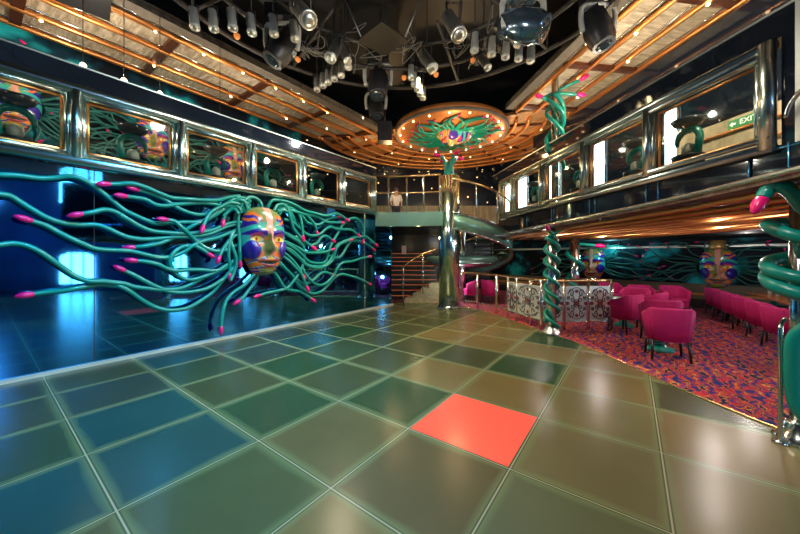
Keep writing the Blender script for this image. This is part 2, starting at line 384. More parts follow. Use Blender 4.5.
for u in range(-6, 9):
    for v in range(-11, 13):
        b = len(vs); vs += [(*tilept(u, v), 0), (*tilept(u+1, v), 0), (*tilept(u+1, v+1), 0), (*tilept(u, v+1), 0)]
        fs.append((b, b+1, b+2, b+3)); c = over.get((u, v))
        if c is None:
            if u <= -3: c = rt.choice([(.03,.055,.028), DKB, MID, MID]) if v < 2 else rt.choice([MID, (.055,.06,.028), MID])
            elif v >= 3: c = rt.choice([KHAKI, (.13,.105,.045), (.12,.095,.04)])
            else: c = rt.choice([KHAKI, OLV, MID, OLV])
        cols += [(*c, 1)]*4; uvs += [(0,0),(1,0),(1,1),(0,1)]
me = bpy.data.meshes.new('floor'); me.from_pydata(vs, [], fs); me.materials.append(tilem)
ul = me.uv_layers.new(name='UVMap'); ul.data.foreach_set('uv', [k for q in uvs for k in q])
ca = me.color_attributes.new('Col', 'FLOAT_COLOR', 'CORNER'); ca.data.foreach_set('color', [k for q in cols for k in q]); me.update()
fl = bpy.data.objects.new('floor', me); COL.objects.link(fl); fl['kind'] = 'structure'
# carpet of the lounge
edge = [Vector(p) for p in [(4.1,.4,0),(3.75,1.5,0),(3.42,2.65,0),(3.26,3.7,0),(3.24,4.6,0),(3.18,5.4,0),(3.0,6.3,0),(2.72,7.4,0),(2.5,8.4,0),(2.1,9.3,0),(1.2,10.2,0),(-.3,10.7,0)]]
edge = smooth(edge, 4)
MB().prism([(p.x, p.y) for p in edge]+[(-.5,16),(13,16),(13,.4)], 0, .006).build('floor', carpetm, kind='structure')
MB().tube([p+Vector((0,0,.006)) for p in edge], .012, 6).build('trim_1', brass, kind='structure')
MB().prism([(-12,-8),(13,-8),(13,16.6),(-12,16.6)], -.06, -.01).build('floor', blackwall, kind='structure')
# red lit tile
pr = [Vector((*tilept(0+a, 0+b), 0)) for a, b in ((.02,.02),(.98,.02),(.98,.98),(.02,.98))]
cen = sum(pr, Vector())/4
rtl = thing('floor_tile', 'square dance floor tile glowing red from below', 'tile', cen)
MB().prism([(p.x, p.y) for p in pr], -.004, .003).build('glass_pane', redtile, rtl)
def sbox(name, fr, s0, s1, o0, o1, z0, z1, m, parent=None, kind='structure'):
    b = MB(); poly = [fr(s0,o0), fr(s1,o0), fr(s1,o1), fr(s0,o1)]
    b.prism([(p.x, p.y) for p in poly], z0, z1); return b.build(name, m, parent, None if parent else kind)
WO = -6.15
sbox('wall_left', L, -8.0, 7.85, WO-.08, WO, 0, 2.78, mirror)
sbox('trim_2', L, -8.0, 7.9, WO, WO+.05, 0, .045, trimw)
for i, s in enumerate((.99, 3.1, 5.1)):
    sbox('trim_3', L, s-.004, s+.004, WO-.002, WO+.004, .045, 2.78, darkmetal)
sbox('trim_4', L, 6.55, 6.6, WO, WO+.03, 0, 2.78, chrome)
sbox('wall_left_gallery', L, -6, 7.0, -9.8, -9.65, 2.5, 6.1, muralm)
sbox('floor', L, -6, 8.2, -9.8, WO, 2.62, 2.78, blackwall)
sbox('wall_left_fascia', L, -3.0, 7.05, WO-.25, WO+.02, 3.90, 4.18, darkglass)
sbox('trim_5', L, -3.0, 7.07, WO-.1, WO+.035, 4.165, 4.185, steel)
# left windows
TOPL, BOTL = 3.885, 2.80
rail = MB(); rail.tube([L(-3.0, WO+.07, TOPL-.06), L(6.97, WO+.07, TOPL-.06)], .075, 12); rail.build('trim_6', pale, kind='structure')
rail = MB(); rail.tube([L(-3.0, WO+.07, BOTL+.055), L(6.97, WO+.07, BOTL+.055)], .075, 12); rail.build('trim_7', pale, kind='structure')
def gallery_window(name, fr, s0, s1, o, z0, z1, sg):
    """sg: +1 when the room lies on the +offset side"""
    c = fr((s0+s1)/2, o, z0); e = struct_empty(name, c)
    a, b = s0+.075, s1-.075; f = MB(); t = .035
    for (p, q) in ((fr(a,o+sg*.05,z0+.14), fr(b,o+sg*.05,z0+.14)), (fr(b,o+sg*.05,z0+.14), fr(b,o+sg*.05,z1-.14)), (fr(b,o+sg*.05,z1-.14), fr(a,o+sg*.05,z1-.14)), (fr(a,o+sg*.05,z1-.14), fr(a,o+sg*.05,z0+.14))):
        f.tube([p, q], t, 6)
    f.build('frame', pale, e)
    g = MB(); 
    for (p, q) in ((fr(a+.05,o,z0+.185), fr(b-.05,o,z0+.185)), (fr(b-.05,o,z0+.185), fr(b-.05,o,z1-.185)), (fr(b-.05,o,z1-.185), fr(a+.05,o,z1-.185)), (fr(a+.05,o,z1-.185), fr(a+.05,o,z0+.185))):
        g.tube([p, q], .022, 4)
    g.build('inner_frame', copper, e)
    poly = [fr(a,o-.006), fr(b,o-.006), fr(b,o+.006), fr(a,o+.006)]
    MB().prism([(p.x,p.y) for p in poly], z0+.12, z1-.12).build('pane', glass, e)
    m = MB().tube([fr(s1, o+sg*.08, z0+.08), fr(s1, o+sg*.08, z1-.08)], .07, 12); m.build('mullion', pale, e)
    return e
wn = 1
for k in range(-2, 6):
    s1 = .80+1.225*k
    gallery_window('window_%d' % wn, L, s1-1.225, s1, WO, BOTL, TOPL, 1); wn += 1
# right gallery
RO = 4.71; TOPR, BOTR = 3.97, 2.75
ms = [2.97, 4.42, 5.85, 7.33, 8.80, 9.57]
rail = MB(); rail.tube([R(2.9, RO-.05, TOPR-.03), R(9.6, RO-.05, TOPR-.03)], .07, 12); rail.tube([R(2.9, RO-.09, TOPR-.13), R(9.6, RO-.09, TOPR-.13)], .03, 8); rail.build('trim_8', pale, kind='structure')
rail = MB(); rail.tube([R(2.9, RO-.05, BOTR+.03), R(9.6, RO-.05, BOTR+.03)], .06, 12); rail.tube([R(2.9, RO-.10, BOTR+.13), R(9.6, RO-.10, BOTR+.13)], .035, 8); rail.build('trim_9', pale, kind='structure')
for i in range(5):
    e = gallery_window('window_%d' % wn, R, ms[i], ms[i+1], RO, BOTR, TOPR, -1); wn += 1
MB().tube([R(2.95, RO-.07, BOTR+.0), R(2.95, RO-.07, TOPR)], .075, 14).build('trim_10', pale, kind='structure')
sbox('wall_right_fascia', R, -2.0, 10.3, RO-.02, RO+.25, 4.0, 4.32, darkglass)
sbox('trim_11', R, -2.0, 10.3, RO-.035, RO+.1, 4.30, 4.325, steel)
sbox('wall_right_end', R, -2.0, 2.86, RO-.02, RO+.25, 2.2, 4.0, darkglass)
sbox('trim_12', R, 2.70, 2.74, RO-.04, RO-.02, 2.78, 4.3, steel)
sbox('trim_13', R, 2.58, 2.62, RO-.06, RO-.02, 2.78, 4.3, steel)
MB().tube(smooth([R(2.78,RO-.1,3.05), R(2.7,RO-.12,3.22), R(2.5,RO-.14,3.3), R(1.6,RO-.14,3.32), R(0,RO-.14,3.32)]), .022, 8).build('trim_14', chrome, kind='structure')
sbox('wall_right_recess', R, -2.0, 9.9, RO+.0, RO+.1, 2.2, 2.80, darkglass)
rb = random.Random(5)
recess = MB()
for s in (2.8, 3.15, 4.3, 4.5, 5.6, 5.75, 6.9, 7.0, 8.1):
    recess.tube([R(s, RO-.02, 2.2), R(s, RO-.02, 2.8)], .012, 6)
recess.tube([R(-1, RO-.02, 2.76), R(9.8, RO-.02, 2.76)], .012, 6)
recess.build('trim_15', mat('blue_reflection_strip', (.1,.35,.6), .2, .9), kind='structure')  # blue strips modelled in place of blue reflections in the recess wall
sbox('floor', R, -2.0, 9.8, RO+.05, 6.75, 2.62, 2.78, blackwall)
sbox('wall_right_gallery', R, -2.0, 11.0, 6.62, 6.75, 2.7, 6.1, darkglass)
sbox('wall_right_panel', R, 2.6, 5.6, 6.54, 6.62, 2.9, 3.98, curtain)
MB().tube([R(3.0,6.50,3.45), R(5.4,6.50,3.45)], .02, 6).tube([R(3.0,6.48,3.0), R(5.4,6.48,3.0)], .02, 6).tube([R(3.0,6.50,3.74), R(5.4,6.50,3.74)], .02, 6).build('trim_16', copper, kind='structure')
# slot windows in the gallery's back wall (daylight)
for (x0, x1, yt) in ((506,514,183),(519,528,176.5),(550,560.5,163),(594.5,606,142),(665,679,109.5)):
    a = [(x-CX)/F for x in (x0, x1)]; P = [6.60/(NR[0]*q+NR[1]) for q in a]; s = [q*p*DR[0]+p*DR[1] for q, p in zip(a, P)]
    Ym = (P[0]+P[1])/2; zt = H+(CY-yt)/F*Ym; zb = H+(zt-H)*.60
    e = struct_empty('window_%d' % wn, R((s[0]+s[1])/2, 6.58, zb)); wn += 1
    sbox('pane', R, min(s), max(s), 6.585, 6.615, zb, zt, winlight, e)
    fb = MB()
    for q in (min(s), max(s)): fb.tube([R(q, 6.58, zb), R(q, 6.58, zt)], .03, 6)
    for z in (zb, zt): fb.tube([R(min(s), 6.58, z), R(max(s), 6.58, z)], .03, 6)
    fb.build('window_frame', chrome, e)

# balcony slab over the lounge: lit copper soffit
sedge = [(2.62,.3),(2.72,1.4),(2.86,2.3),(2.98,3.4),(2.98,4.6),(2.94,6.0),(2.9,7.6),(2.95,9.0),(3.2,9.9)]
sedge = [tuple(p) for p in smooth([Vector((*p, 0)) for p in sedge], 4)]
slab = [(p[0], p[1]) for p in sedge]
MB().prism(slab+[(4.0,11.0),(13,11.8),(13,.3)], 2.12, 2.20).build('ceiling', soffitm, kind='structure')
MB().tube([Vector((p[0]-.01, p[1], 2.17)) for p in slab], .022, 8).build('trim_17', pale, kind='structure')
tb = MB()
for k in range(9):
    o = 3.62+.43*k
    pts = [Vector((slab[i][0]+.16+.43*k, slab[i][1], 2.075)) for i in range(0, len(slab), 3)]
    tb.tube(pts, .034, 6)
tb.build('trim_18', copper, kind='structure')
sbox('ceiling', R, .5, 12, 7.35, 14, 2.09, 2.12, matte)
bb = MB()
for s in (1.8, 3.0, 4.2, 5.4, 6.6, 7.8):
    bb.box(R(s, 5.2, 2.10), (3.2, .03, .03), math.atan2(NR[1], NR[0]))
bb.build('trim_19', steel, kind='structure')

# main copper ceiling at z=6
ZC = 6.0; DC = Vector((1.75, 10.9, 0))
def band(fr, s0, s1, oin, oout, pm, tubes, beams, nm):
    sbox('ceiling', fr, s0, s1, min(oin,oout), max(oin,oout), ZC, ZC+.12, pm)
    sg = 1 if oout > oin else -1
    sbox('trim_%d' % nm, fr, s0, s1, min(oin, oin+sg*.3), max(oin, oin+sg*.3), ZC-.02, ZC+.13, greyedge)
    t = MB()
    for o in tubes: t.tube([fr(s0, o, ZC-.05), fr(s1, o, ZC-.05)], .055, 8)
    t.build('trim_%d' % (nm+1), copper, kind='structure')
    t = MB()
    for o in tubes: t.tube([fr(s0, o-sg*.11, ZC-.02), fr(s1, o-sg*.11, ZC-.02)], .02, 6)  # thin chrome lines modelled for the bright reflections beside the tubes
    t.build('trim_%d' % (nm+2), chrome, kind='structure')
    t = MB(); ang = math.atan2(fr(0,1)[1], fr(0,1)[0])
    for s in beams: t.box(fr(s, (tubes[0]+tubes[-1])/2, ZC-.04), (abs(tubes[-1]-tubes[0])+.1, .16, .07), ang)
    t.build('trim_%d' % (nm+3), beam_m, kind='structure')
band(L, -6.5, 8.9, -7.02, -9.45, panelL, (-7.40,-8.08,-8.75,-9.40), (-1.6,.42,2.4,4.38,6.3,8.2), 20)
band(R, -3.0, 8.9, 4.45, 6.65, panelR, (4.82,5.4,6.0,6.6), (.6,2.6,4.6,6.6,8.6), 24)
def sector(c, r0, r1, a0, a1, z0, z1, n=48):
    P = [(c.x+r1*math.cos(a0+(a1-a0)*i/n), c.y+r1*math.sin(a0+(a1-a0)*i/n)) for i in range(n+1)]
    Q = [(c.x+r0*math.cos(a0+(a1-a0)*i/n), c.y+r0*math.sin(a0+(a1-a0)*i/n)) for i in range(n+1)]
    b = MB(); m = n+1
    vs = [(*p, z0) for p in P]+[(*p, z0) for p in Q]+[(*p, z1) for p in P]+[(*p, z1) for p in Q]
    fs = []
    for i in range(n):
        fs += [(i, m+i, m+i+1, i+1), (2*m+i, 2*m+i+1, 3*m+i+1, 3*m+i), (i, i+1, 2*m+i+1, 2*m+i), (m+i, 3*m+i, 3*m+i+1, m+i+1)]
    return b.add(vs, fs)
sector(DC, 1.7, 4.75, math.radians(-30), math.radians(178), ZC+.01, ZC+.1).build('ceiling', panelC, kind='structure')
arcs = MB()
for rr in (2.15, 2.55, 3.1, 3.7, 4.25, 4.75):
    arcs.tube([DC+Vector((rr*math.cos(a), rr*math.sin(a), ZC-.05)) for a in [math.radians(-22+194*i/60) for i in range(61)]], .06, 8)
arcs.build('trim_28', copper, kind='structure')
sp_ = MB()
for d in range(-8, 175, 20):
    a = math.radians(d); sp_.tube([DC+Vector((r*math.cos(a), r*math.sin(a), ZC-.03)) for r in (2.0, 4.7)], .04, 6)
sp_.build('trim_29', beam_m, kind='structure')
# black inner ceiling and the dark ceilings beyond
MB().prism([(-14,-8),(14,-8),(14,20),(-14,20)], 7.1, 7.2).build('ceiling', ribm, kind='structure')
# a flat dark ceiling beyond the copper one
nb = sector(DC, 4.6, 9.5, math.radians(-10), math.radians(190), ZC+.03, ZC+.08).build('ceiling', starm, kind='structure')
sbox('ceiling', L, -6, 6.5, -12, -9.3, ZC+.02, ZC+.1, matte)
sbox('ceiling', R, -3, 9, 6.5, 9, ZC+.02, ZC+.1, darkglass)
MB().box((1.5, 16.9, 4.3), (17, .2, 3.6)).build('wall_back_upper', starm, kind='structure')
MB().box((1.5, 16.6, 3.75), (17, .06, .95)).build('wall_back_panel', curtain, kind='structure')
MB().box((.6, 15.3, 1.3), (13.2, .2, 2.6)).build('wall_back_lower', blackwall, kind='structure')
MB().prism([(-5.5,10.6),(-1.9,9.6),(-.9,9.75),(.9,9.75),(1.6,10.6),(1.6,16.6),(-5.5,16.6)], 2.6, 2.78).build('floor', blackwall, kind='structure')
MB().prism([(1.6,13.2),(9,11.9),(9,16.6),(1.6,16.6)], 2.6, 2.78).build('floor', blackwall, kind='structure')
# lounge back wall with murals
A0, A1 = Vector((11.6, 7.2, 0)), Vector((4.4, 15.2, 0)); dW = (A1-A0).normalized(); nW = Vector((-dW.y, dW.x, 0))
if nW.dot(-A0) < 0: nW = -nW
aW = math.atan2(dW.y, dW.x)
def Wp(x, y=CY, off=0.0):
    """point on the lounge back wall along the ray of a pixel"""
    a = (x-CX)/F; q = A0+nW*off; Y = (q.x*nW.x+q.y*nW.y)/(a*nW.x+nW.y); return atY(x, y, Y)
cen = (A0+A1)/2
MB().box((cen.x-nW.x*.06, cen.y-nW.y*.06, 1.1), ((A1-A0).length, .12, 2.2), aW).build('wall_lounge', muralm, kind='structure')
MB().box((cen.x+nW.x*.03, cen.y+nW.y*.03, 1.86), ((A1-A0).length, .06, .07), aW).build('trim_30', steel, kind='structure')
MB().box((11.9, 3.5, 1.1), (.12, 8.5, 2.2)).build('wall_right', blackwall, kind='structure')
rearm = mat('blue_grey_wall', (.05,.10,.22), .3, 0, var=.6, vscale=1.2)
# outer wall behind the camera with daylight portholes (seen in the mirror)
MB().box((8.6, -3.6, 2.5), (.15, 7.6, 5.0)).build('wall_right_rear', rearm, kind='structure')
MB().box((0, -8, 3), (22, .15, 6)).build('wall_rear', rearm, kind='structure')
def refl_win(x0, x1, y0, y1, X=8.5):
    """place a window on the rear right wall where the mirror shows it"""
    P = []
    for x in (x0, x1):
        a = (x-CX)/F; Y = WO/(NL[0]*a+NL[1]); p = Vector((a*Y, Y)); d = Vector((a, 1)); n = Vector(NL); r = d-2*d.dot(n)*n
        t = (X-p.x)/r.x; P.append((p.y+r.y*t, Y+t))
    ym = (P[0][0]+P[1][0])/2; tt = (P[0][1]+P[1][1])/2; w = abs(P[0][0]-P[1][0]); z0 = H-(y1-CY)/F*tt; z1 = H-(y0-CY)/F*tt
    return ym, w, z0, z1
for (x0,x1,y0,y1) in ((60,96,252,284),(168,188,253,281),(240,258,262,285),(60,104,166,204)):
    global_n = wn; ym, w, z0, z1 = refl_win(x0,x1,y0,y1); z0 = max(z0, .15)
    e = struct_empty('window_%d' % wn, (8.5, ym, z0)); wn += 1
    h = z1-z0; poly = [(-w/2,0),(w/2,0),(w/2,h*.88),(w*.25,h),(-w*.25,h),(-w/2,h*.88)]
    b = MB(); n = 6; b.add([(8.46, ym+p[0], z0+p[1]) for p in poly]+[(8.5, ym+p[0], z0+p[1]) for p in poly], [tuple(range(n)), tuple(range(2*n-1,n-1,-1))]+[(i, n+i, n+(i+1)%n, (i+1)%n) for i in range(n)])
    b.build('pane', winlightB, e)
    f = MB()
    for t in (-1/6, 1/6): f.box((8.44, ym+w*t, z0+h/2), (.03, .06, h))
    f.tube([(8.44, ym+p[0], z0+p[1]) for p in poly], .04, 6, closed=True)
    f.build('window_frame', darkmetal, e)

# ------------------------------------------------------------------ the big Medusa on the mirror wall
fc = onL(263, 241.5, WO+.10)
med = thing('mask_sculpture', 'large painted mask with long teal snake hair on the blue mirror wall', 'sculpture', fc)
aN = math.atan2(NL[1], NL[0])
add_face(med, 1.0, (0,0,0), (0,0,aN+PI/2))
RG = {'A':(0,165,6.154),'B':(120,175,6.154),'C':(0,240,6.154),'D':(120,250,6.154),'E':(280,185,8.0),'F':(270,235,7.27),'G':(230,185,10.0),'P':(0,0,1.0)}
S = [
"A -60 62 -10 60 120 66 250 82 350 78 430 70 510 90 590 140 680 210 760 275 B 100 252 160 278 220 298 300 296 400 290 470 290 530 275 590 235 650 180 720 168 780 200 800 215",
"A -60 176 0 180 60 190 120 225 200 275 290 325 380 355 480 368 580 368 650 385 B 0 365 60 385 150 396 250 390 350 381 450 380 560 360 650 320 720 305 780 320",
"C -60 36 0 30 80 22 160 35 240 70 300 110 370 160 440 210 500 240 560 255 640 255 720 265 D 30 208 90 228 170 237 250 245 350 240 430 215 520 165 600 130 660 90 720 60",
"hA 180 340 275 370 350 410 430 450 520 490 600 518 B 30 466 90 474 150 488 210 502 270 508 340 496 400 470 440 440 500 410 600 385 690 350 760 330",
"hC 190 335 295 322 380 315 460 300 540 285 620 275 700 283 D 0 225 60 255 130 305 200 345 270 368 340 370 420 355 500 310 570 260 620 200 670 140 720 90",
"hD 22 125 80 152 150 190 220 225 300 255 380 262 460 255 540 235 610 195 660 155 700 100 740 50",
"hD 95 66 160 72 230 88 290 115 350 128 420 122 500 122 580 128 640 115 690 80 740 40",
"hA 495 302 570 290 640 275 700 285 760 315 B 0 245 60 280 120 315 200 345 300 355 400 360 500 352 580 335 650 305 720 290 790 300",
"hB 105 90 170 107 230 130 290 160 350 200 420 230 490 245 550 235 620 195 700 150 760 142 800 165 G 60 190 120 260",
"hB 30 130 100 140 160 152 220 182 280 190 340 182 420 175 500 172 580 180 640 190 700 190 760 215 800 230",
"hP 108 184 119 184 B 40 52 100 57 180 85 250 115 320 140 420 148 520 155 600 155 680 135 740 130 G 60 130 130 160 200 210",
"hB 285 275 335 284 365 310 400 340 440 378 480 415 530 450 590 468 650 462 700 440 750 420",
"hB 80 445 140 440 200 430 260 415 330 385 400 340 460 305 520 280 580 250 640 210 690 175 740 165 800 210",
"hB 545 485 515 465 470 440 420 435 370 448 325 485 D 308 60 315 105 350 150 400 178 450 182 510 165 600 125 660 90 720 50",
"hB 612 505 632 460 660 420 690 385 740 360 780 350",
"hB 512 318 532 270 565 225 620 195 680 170 740 185 790 230",
"hB 636 282 645 250 680 215 740 210 790 250",
"hD 676 152 675 90 668 40 B 672 430 690 370 720 335 780 340",
"hD 740 75 738 20 B 737 470 735 400 G 80 400 85 300 110 220 140 160 190 125 250 130 300 170 322 225",
"hD 622 478 625 430 635 370 655 310 700 260 760 220 800 180 840 130",
"hD 732 312 760 290 790 250 830 200 850 150",
"hP 259 295.5 267 293 F 60 405 125 385 170 335 215 270 245 190 245 90 230 40 180 10",
"D 680 190 700 140 715 80 710 30 B 690 440 680 390 700 345 760 340",
"hE 530 272 490 245 450 228 400 240 350 245 280 225 200 205 130 165 60 135 0 125 G 560 175 480 210 440 245",
"hE 465 257 410 265 360 285 320 315 280 315 220 300 170 240 110 205 50 185 -20 205",
"hE 490 300 430 300 370 295 320 265 270 245 200 235 130 215 60 200 -20 225",
"hE 620 395 570 360 510 355 450 350 410 335 370 350 330 385 280 405 220 395 150 340 90 290 30 275",
"hE 762 472 720 440 680 410 600 420 550 435 500 455 450 490 F 440 180 380 225 300 225 250 200 170 120 110 90",
"hE 742 508 690 470 620 445 570 450 530 500 F 520 150 480 165 430 150 380 110 320 120 250 125 180 100 110 60",
"hE 666 440 670 350 640 290 600 265 550 275 500 320 460 390 430 440 400 500 F 420 150 400 195 350 205 280 190 210 120 120 60",
"hE 418 440 370 410 330 420 300 460 260 480 210 470 150 450 90 420 30 380",
"hF 580 38 520 60 480 100 465 160 440 200 380 235 320 235 260 215 200 160 120 100",
"hE 296 378 280 320 250 280 200 230 150 190 90 160 30 160 -20 185",
"hE 184 412 178 340 165 270 140 220 90 185 30 190 -20 215",
"hE 258 496 200 450 150 400 110 350 85 270 65 200 G 575 230 530 170 470 150 410 165 370 240",
"hF 718 158 660 170 600 190 530 200 490 240 465 290 420 340 370 365 320 350 270 300 238 240 245 150 240 80 160 20",
"hF 718 352 650 320 590 300 520 285 470 310 420 365 370 410 310 425 250 400 200 350 150 290 90 230 40 190",
"hF 455 288 400 270 360 285 310 330 250 355 200 330 150 280 100 230 60 180",
"hF 236 292 190 240 140 190 90 150",
"hF 268 378 240 310 215 250 180 200 130 150 90 120",
"hF 305 466 260 435 210 410 140 400 100 375 60 310 20 260",
"hF 306 84 240 50 180 20 120 -10 60 -40",
"hF 447 108 390 125 330 130 260 125 210 95 150 65 90 40",
]
# short curls close round the head
for a0 in (0, 1, 2, 3):
    S.append("G %d %d %d %d %d %d %d %d" % (175-30*a0, 260+12*a0, 150-32*a0, 175+25*a0, 90-30*a0, 150+34*a0, 20-30*a0, 190+42*a0))
for a0 in (0, 1, 2):
    S.append("G %d %d %d %d %d %d %d %d %d %d" % (440+28*a0, 262+20*a0, 470+24*a0, 205+26*a0, 530+20*a0, 195+34*a0, 590+20*a0, 250+40*a0, 640+10*a0, 330+40*a0))
for i, st in enumerate(S):
    hd = st.startswith('h'); tok = (st[1:] if hd else st).split(); key = None; pts = []; j = 0; px = []
    while j < len(tok):
        if tok[j] in RG: key = RG[tok[j]]; j += 1; continue
        px.append((key[0]+float(tok[j])/key[2], key[1]+float(tok[j+1])/key[2])); j += 2
    base = .11+.035*((i*5) % 4)
    for k, (x, y) in enumerate(px):
        t = k/(len(px)-1); pts.append(onL(x, y, WO+base*(1-t)+.10*t+.02*math.sin(k*1.3+i)))
    # straighten the head onto its own segment
    snake(med, pts, .034, hd, 5, 8, 1.0)

# other Medusas
def medusa(loc, rz, label, scale, n, r1, rnd, group=None, aspect=1.0, skip=None, cap=False, zlo=-9, zhi=9):
    t = thing('mask_sculpture', label, 'sculpture', (0,0,0), group); WORLD[t.name] = Vector()
    add_face(t, scale)
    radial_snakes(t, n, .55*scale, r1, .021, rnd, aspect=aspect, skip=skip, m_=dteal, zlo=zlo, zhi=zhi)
    if cap: MB().lathe((0,-.1,.66*scale), [(.24*scale,0),(.2*scale,.1),(.2*scale,.25)], 16).build('reflection_stub', GOLDM, t)  # metal stub in place of a column-like reflection, no real crown
    t.location = loc; t.rotation_euler = (0,0,rz); return t
GOLDM = mat('gold_reflection', (.6,.36,.12), .35, .6, var=.3)
frontW = math.atan2(nW.y, nW.x)+PI/2
rnd = random.Random(11)
p2 = Wp(718, 266, .1); p1 = Wp(593, 262.5, .1)
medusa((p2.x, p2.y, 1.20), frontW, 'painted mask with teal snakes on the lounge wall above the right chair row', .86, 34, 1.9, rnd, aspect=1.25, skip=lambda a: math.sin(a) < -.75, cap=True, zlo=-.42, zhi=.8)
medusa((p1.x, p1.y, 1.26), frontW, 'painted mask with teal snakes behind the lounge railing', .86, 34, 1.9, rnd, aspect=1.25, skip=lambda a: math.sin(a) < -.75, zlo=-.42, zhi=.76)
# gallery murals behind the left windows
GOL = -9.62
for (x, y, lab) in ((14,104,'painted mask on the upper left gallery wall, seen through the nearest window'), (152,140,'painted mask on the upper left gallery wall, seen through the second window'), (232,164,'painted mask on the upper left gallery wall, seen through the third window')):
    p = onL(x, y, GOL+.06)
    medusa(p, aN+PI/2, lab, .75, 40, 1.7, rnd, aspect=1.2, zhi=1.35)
# medallion on the ceiling
mdl = thing('ceiling_medallion', 'round copper ceiling medallion with a mask and teal snakes under the black ceiling', 'ceiling medallion', (DC.x, DC.y, ZC-.12))
MB().lathe((DC.x,DC.y,ZC-.12), [(1.78,-.10),(1.9,-.06),(1.93,.0),(1.9,.12)], 64).build('disc', discm, mdl)
MB().tube([DC+Vector((1.9*math.cos(a), 1.9*math.sin(a), ZC-.18)) for a in [2*PI*i/64 for i in range(64)]], .05, 8, closed=True).build('rim', greyedge, mdl)
fo = bpy.data.objects.new('face', FACE); COL.objects.link(fo); fo.parent = mdl
MF = Matrix(((0,0,1,0),(-1,0,0,0),(0,-1,0,0),(0,0,0,1)))   # local z -> world x (up of face to the right), front (-y) -> down
MFa = Matrix.Rotation(math.radians(18), 4, 'Z') @ Matrix(((0,0,1,0),(1,0,0,0),(0,1,0,0),(0,0,0,1)))
fo.matrix_local = Matrix.Translation((.1,-.1,-.12)) @ MFa @ Matrix.Scale(.95, 4)
rm = random.Random(21)
for i in range(50):
    a = 2*PI*(i+.4*rm.random())/50; r1 = rm.uniform(1.2, 1.66); ph = rm.uniform(0, 6); P = []
    ca_, sa_ = math.cos(a), math.sin(a); r0 = .5 if abs(ca_) > .6 else .42
    for k in range(8):
        t = k/7; rr = r0+(r1-r0)*t; b = a+.22*math.sin(ph+4.5*t)*t+.25*t
        P.append(Vector((DC.x+.1+math.cos(b)*rr, DC.y-.05+math.sin(b)*rr, ZC-.25-.05*math.sin(PI*t))))
    P.reverse(); snake(mdl, P, .036, True, 3, 6, .7)

# ------------------------------------------------------------------ columns
def snake_column(loc, z0, z1, r, rad, label, turns, paths, coilr=None, base=True):
    t = thing('snake_column', label, 'column', loc); X, Y = loc[0], loc[1]
    MB().cyl((X,Y,z0), (X,Y,z1), r, 20).build('pole', chrome, t)
    if base: MB().lathe((X,Y,z0), [(r*2.2,0),(r*2.2,.02),(r*1.7,.05),(r*1.35,.12),(r*1.2,.14)], 24).build('base', chrome, t)
    for (a0, za, zb, n, head, cr) in paths:   # from the top (head) down
        P = []; N = int(18*abs(n))+2
        hd = Vector(head) if head else None
        if hd is not None: P += [Vector((X,Y,0))+hd]
        for i in range(N+1):
            q = i/N; a = a0+2*PI*n*q; P.append(Vector((X+cr*math.cos(a), Y+cr*math.sin(a), za+(zb-za)*q)))
        snake(t, P, rad, head is not None, 3, 10, 1.0)
    return t
# by the railing
c1 = (3.04, 6.27, 0)
snake_column(c1, .006, 2.12, .085, .036, 'slim chrome column with two teal snakes at the corner of the lounge railing', 3,
    [(0.3, 1.88, .22, 3.4, (-.16,-.22,2.07), .125), (PI+.3, 1.92, .12, 3.4, (.12,-.2,2.08), .125)])
# behind it in the lounge
snake_column((4.98, 8.9, 0), .006, 2.09, .12, .05, 'thick chrome column with a teal snake behind the lounge railing', 3,
    [(0.3, 1.9, .3, 2.2, (.5,-.2,1.85), .2)])
# near one at the right edge
X, Y = 3.34, 2.62
t = thing('snake_column', 'nearest snake column, chrome pole wrapped in thick teal snakes at the right edge', 'column', (X, Y, 0))
MB().cyl((X,Y,.0), (X,Y,2.12), .055, 24).build('pole', chrome, t)
MB().lathe((X,Y,.0), [(.15,0),(.15,.03),(.11,.06),(.085,.15),(.07,.18)], 28).build('base', chrome, t)
def cp(a, r, z): return Vector((X+r*math.cos(a), Y+r*math.sin(a), z))
snake(t, [atY(762,199,2.5), atY(768,190,2.5), atY(778,184.5,2.45), atY(792,192,2.4), atY(806,208,2.42), cp(-.3,.17,1.86), cp(.6,.17,1.84), cp(1.6,.16,1.84), cp(2.5,.17,1.82), cp(3.4,.18,1.74), cp(4.4,.18,1.66), cp(5.3,.18,1.6), cp(6.28,.17,1.57), cp(7.3,.16,1.54), cp(8.3,.17,1.5), cp(9.3,.2,1.43), cp(10.2,.2,1.37), cp(11.2,.19,1.32), cp(12.3,.17,1.3)], .052, True, 5, 14, .75)
snake(t, [cp(0,.15,1.46), cp(1.2,.15,1.42), cp(2.2,.17,1.38), cp(3.2,.2,1.30), cp(4.2,.2,1.22), cp(5.2,.19,1.17), cp(6.28,.17,1.13)], .058, False, 5, 14)
snake(t, [cp(6.2,.14,1.12), cp(5.0,.17,1.08), cp(4.2,.18,1.02), cp(3.7,.185,.9), cp(3.6,.175,.7), cp(3.6,.16,.5), cp(3.7,.15,.34), cp(4.1,.14,.24), cp(4.5,.14,.2)], .046, False, 5, 14)
snake(t, [cp(4.5,.14,.2), cp(4.8,.15,.35), cp(5.0,.17,.55), cp(5.0,.17,.8), cp(5.3,.17,1.0)], .046, False, 5, 14)
b = (3.16, 2.6)
st = thing('stanchion', 'short chrome hooped post standing against the nearest snake column', 'post', (b[0], b[1], 0))
MB().tube(smooth([(b[0],b[1],.0),(b[0],b[1],.5),(b[0],b[1],.9),(b[0]+.03,b[1]+.02,.98),(b[0]+.1,b[1]+.05,1.02),(b[0]+.14,b[1]+.1,1.0)]), .016, 10).build('hoop', chrome, st)
MB().lathe((b[0],b[1],0), [(.05,0),(.05,.012),(.025,.03)], 16).build('foot', chrome, st)
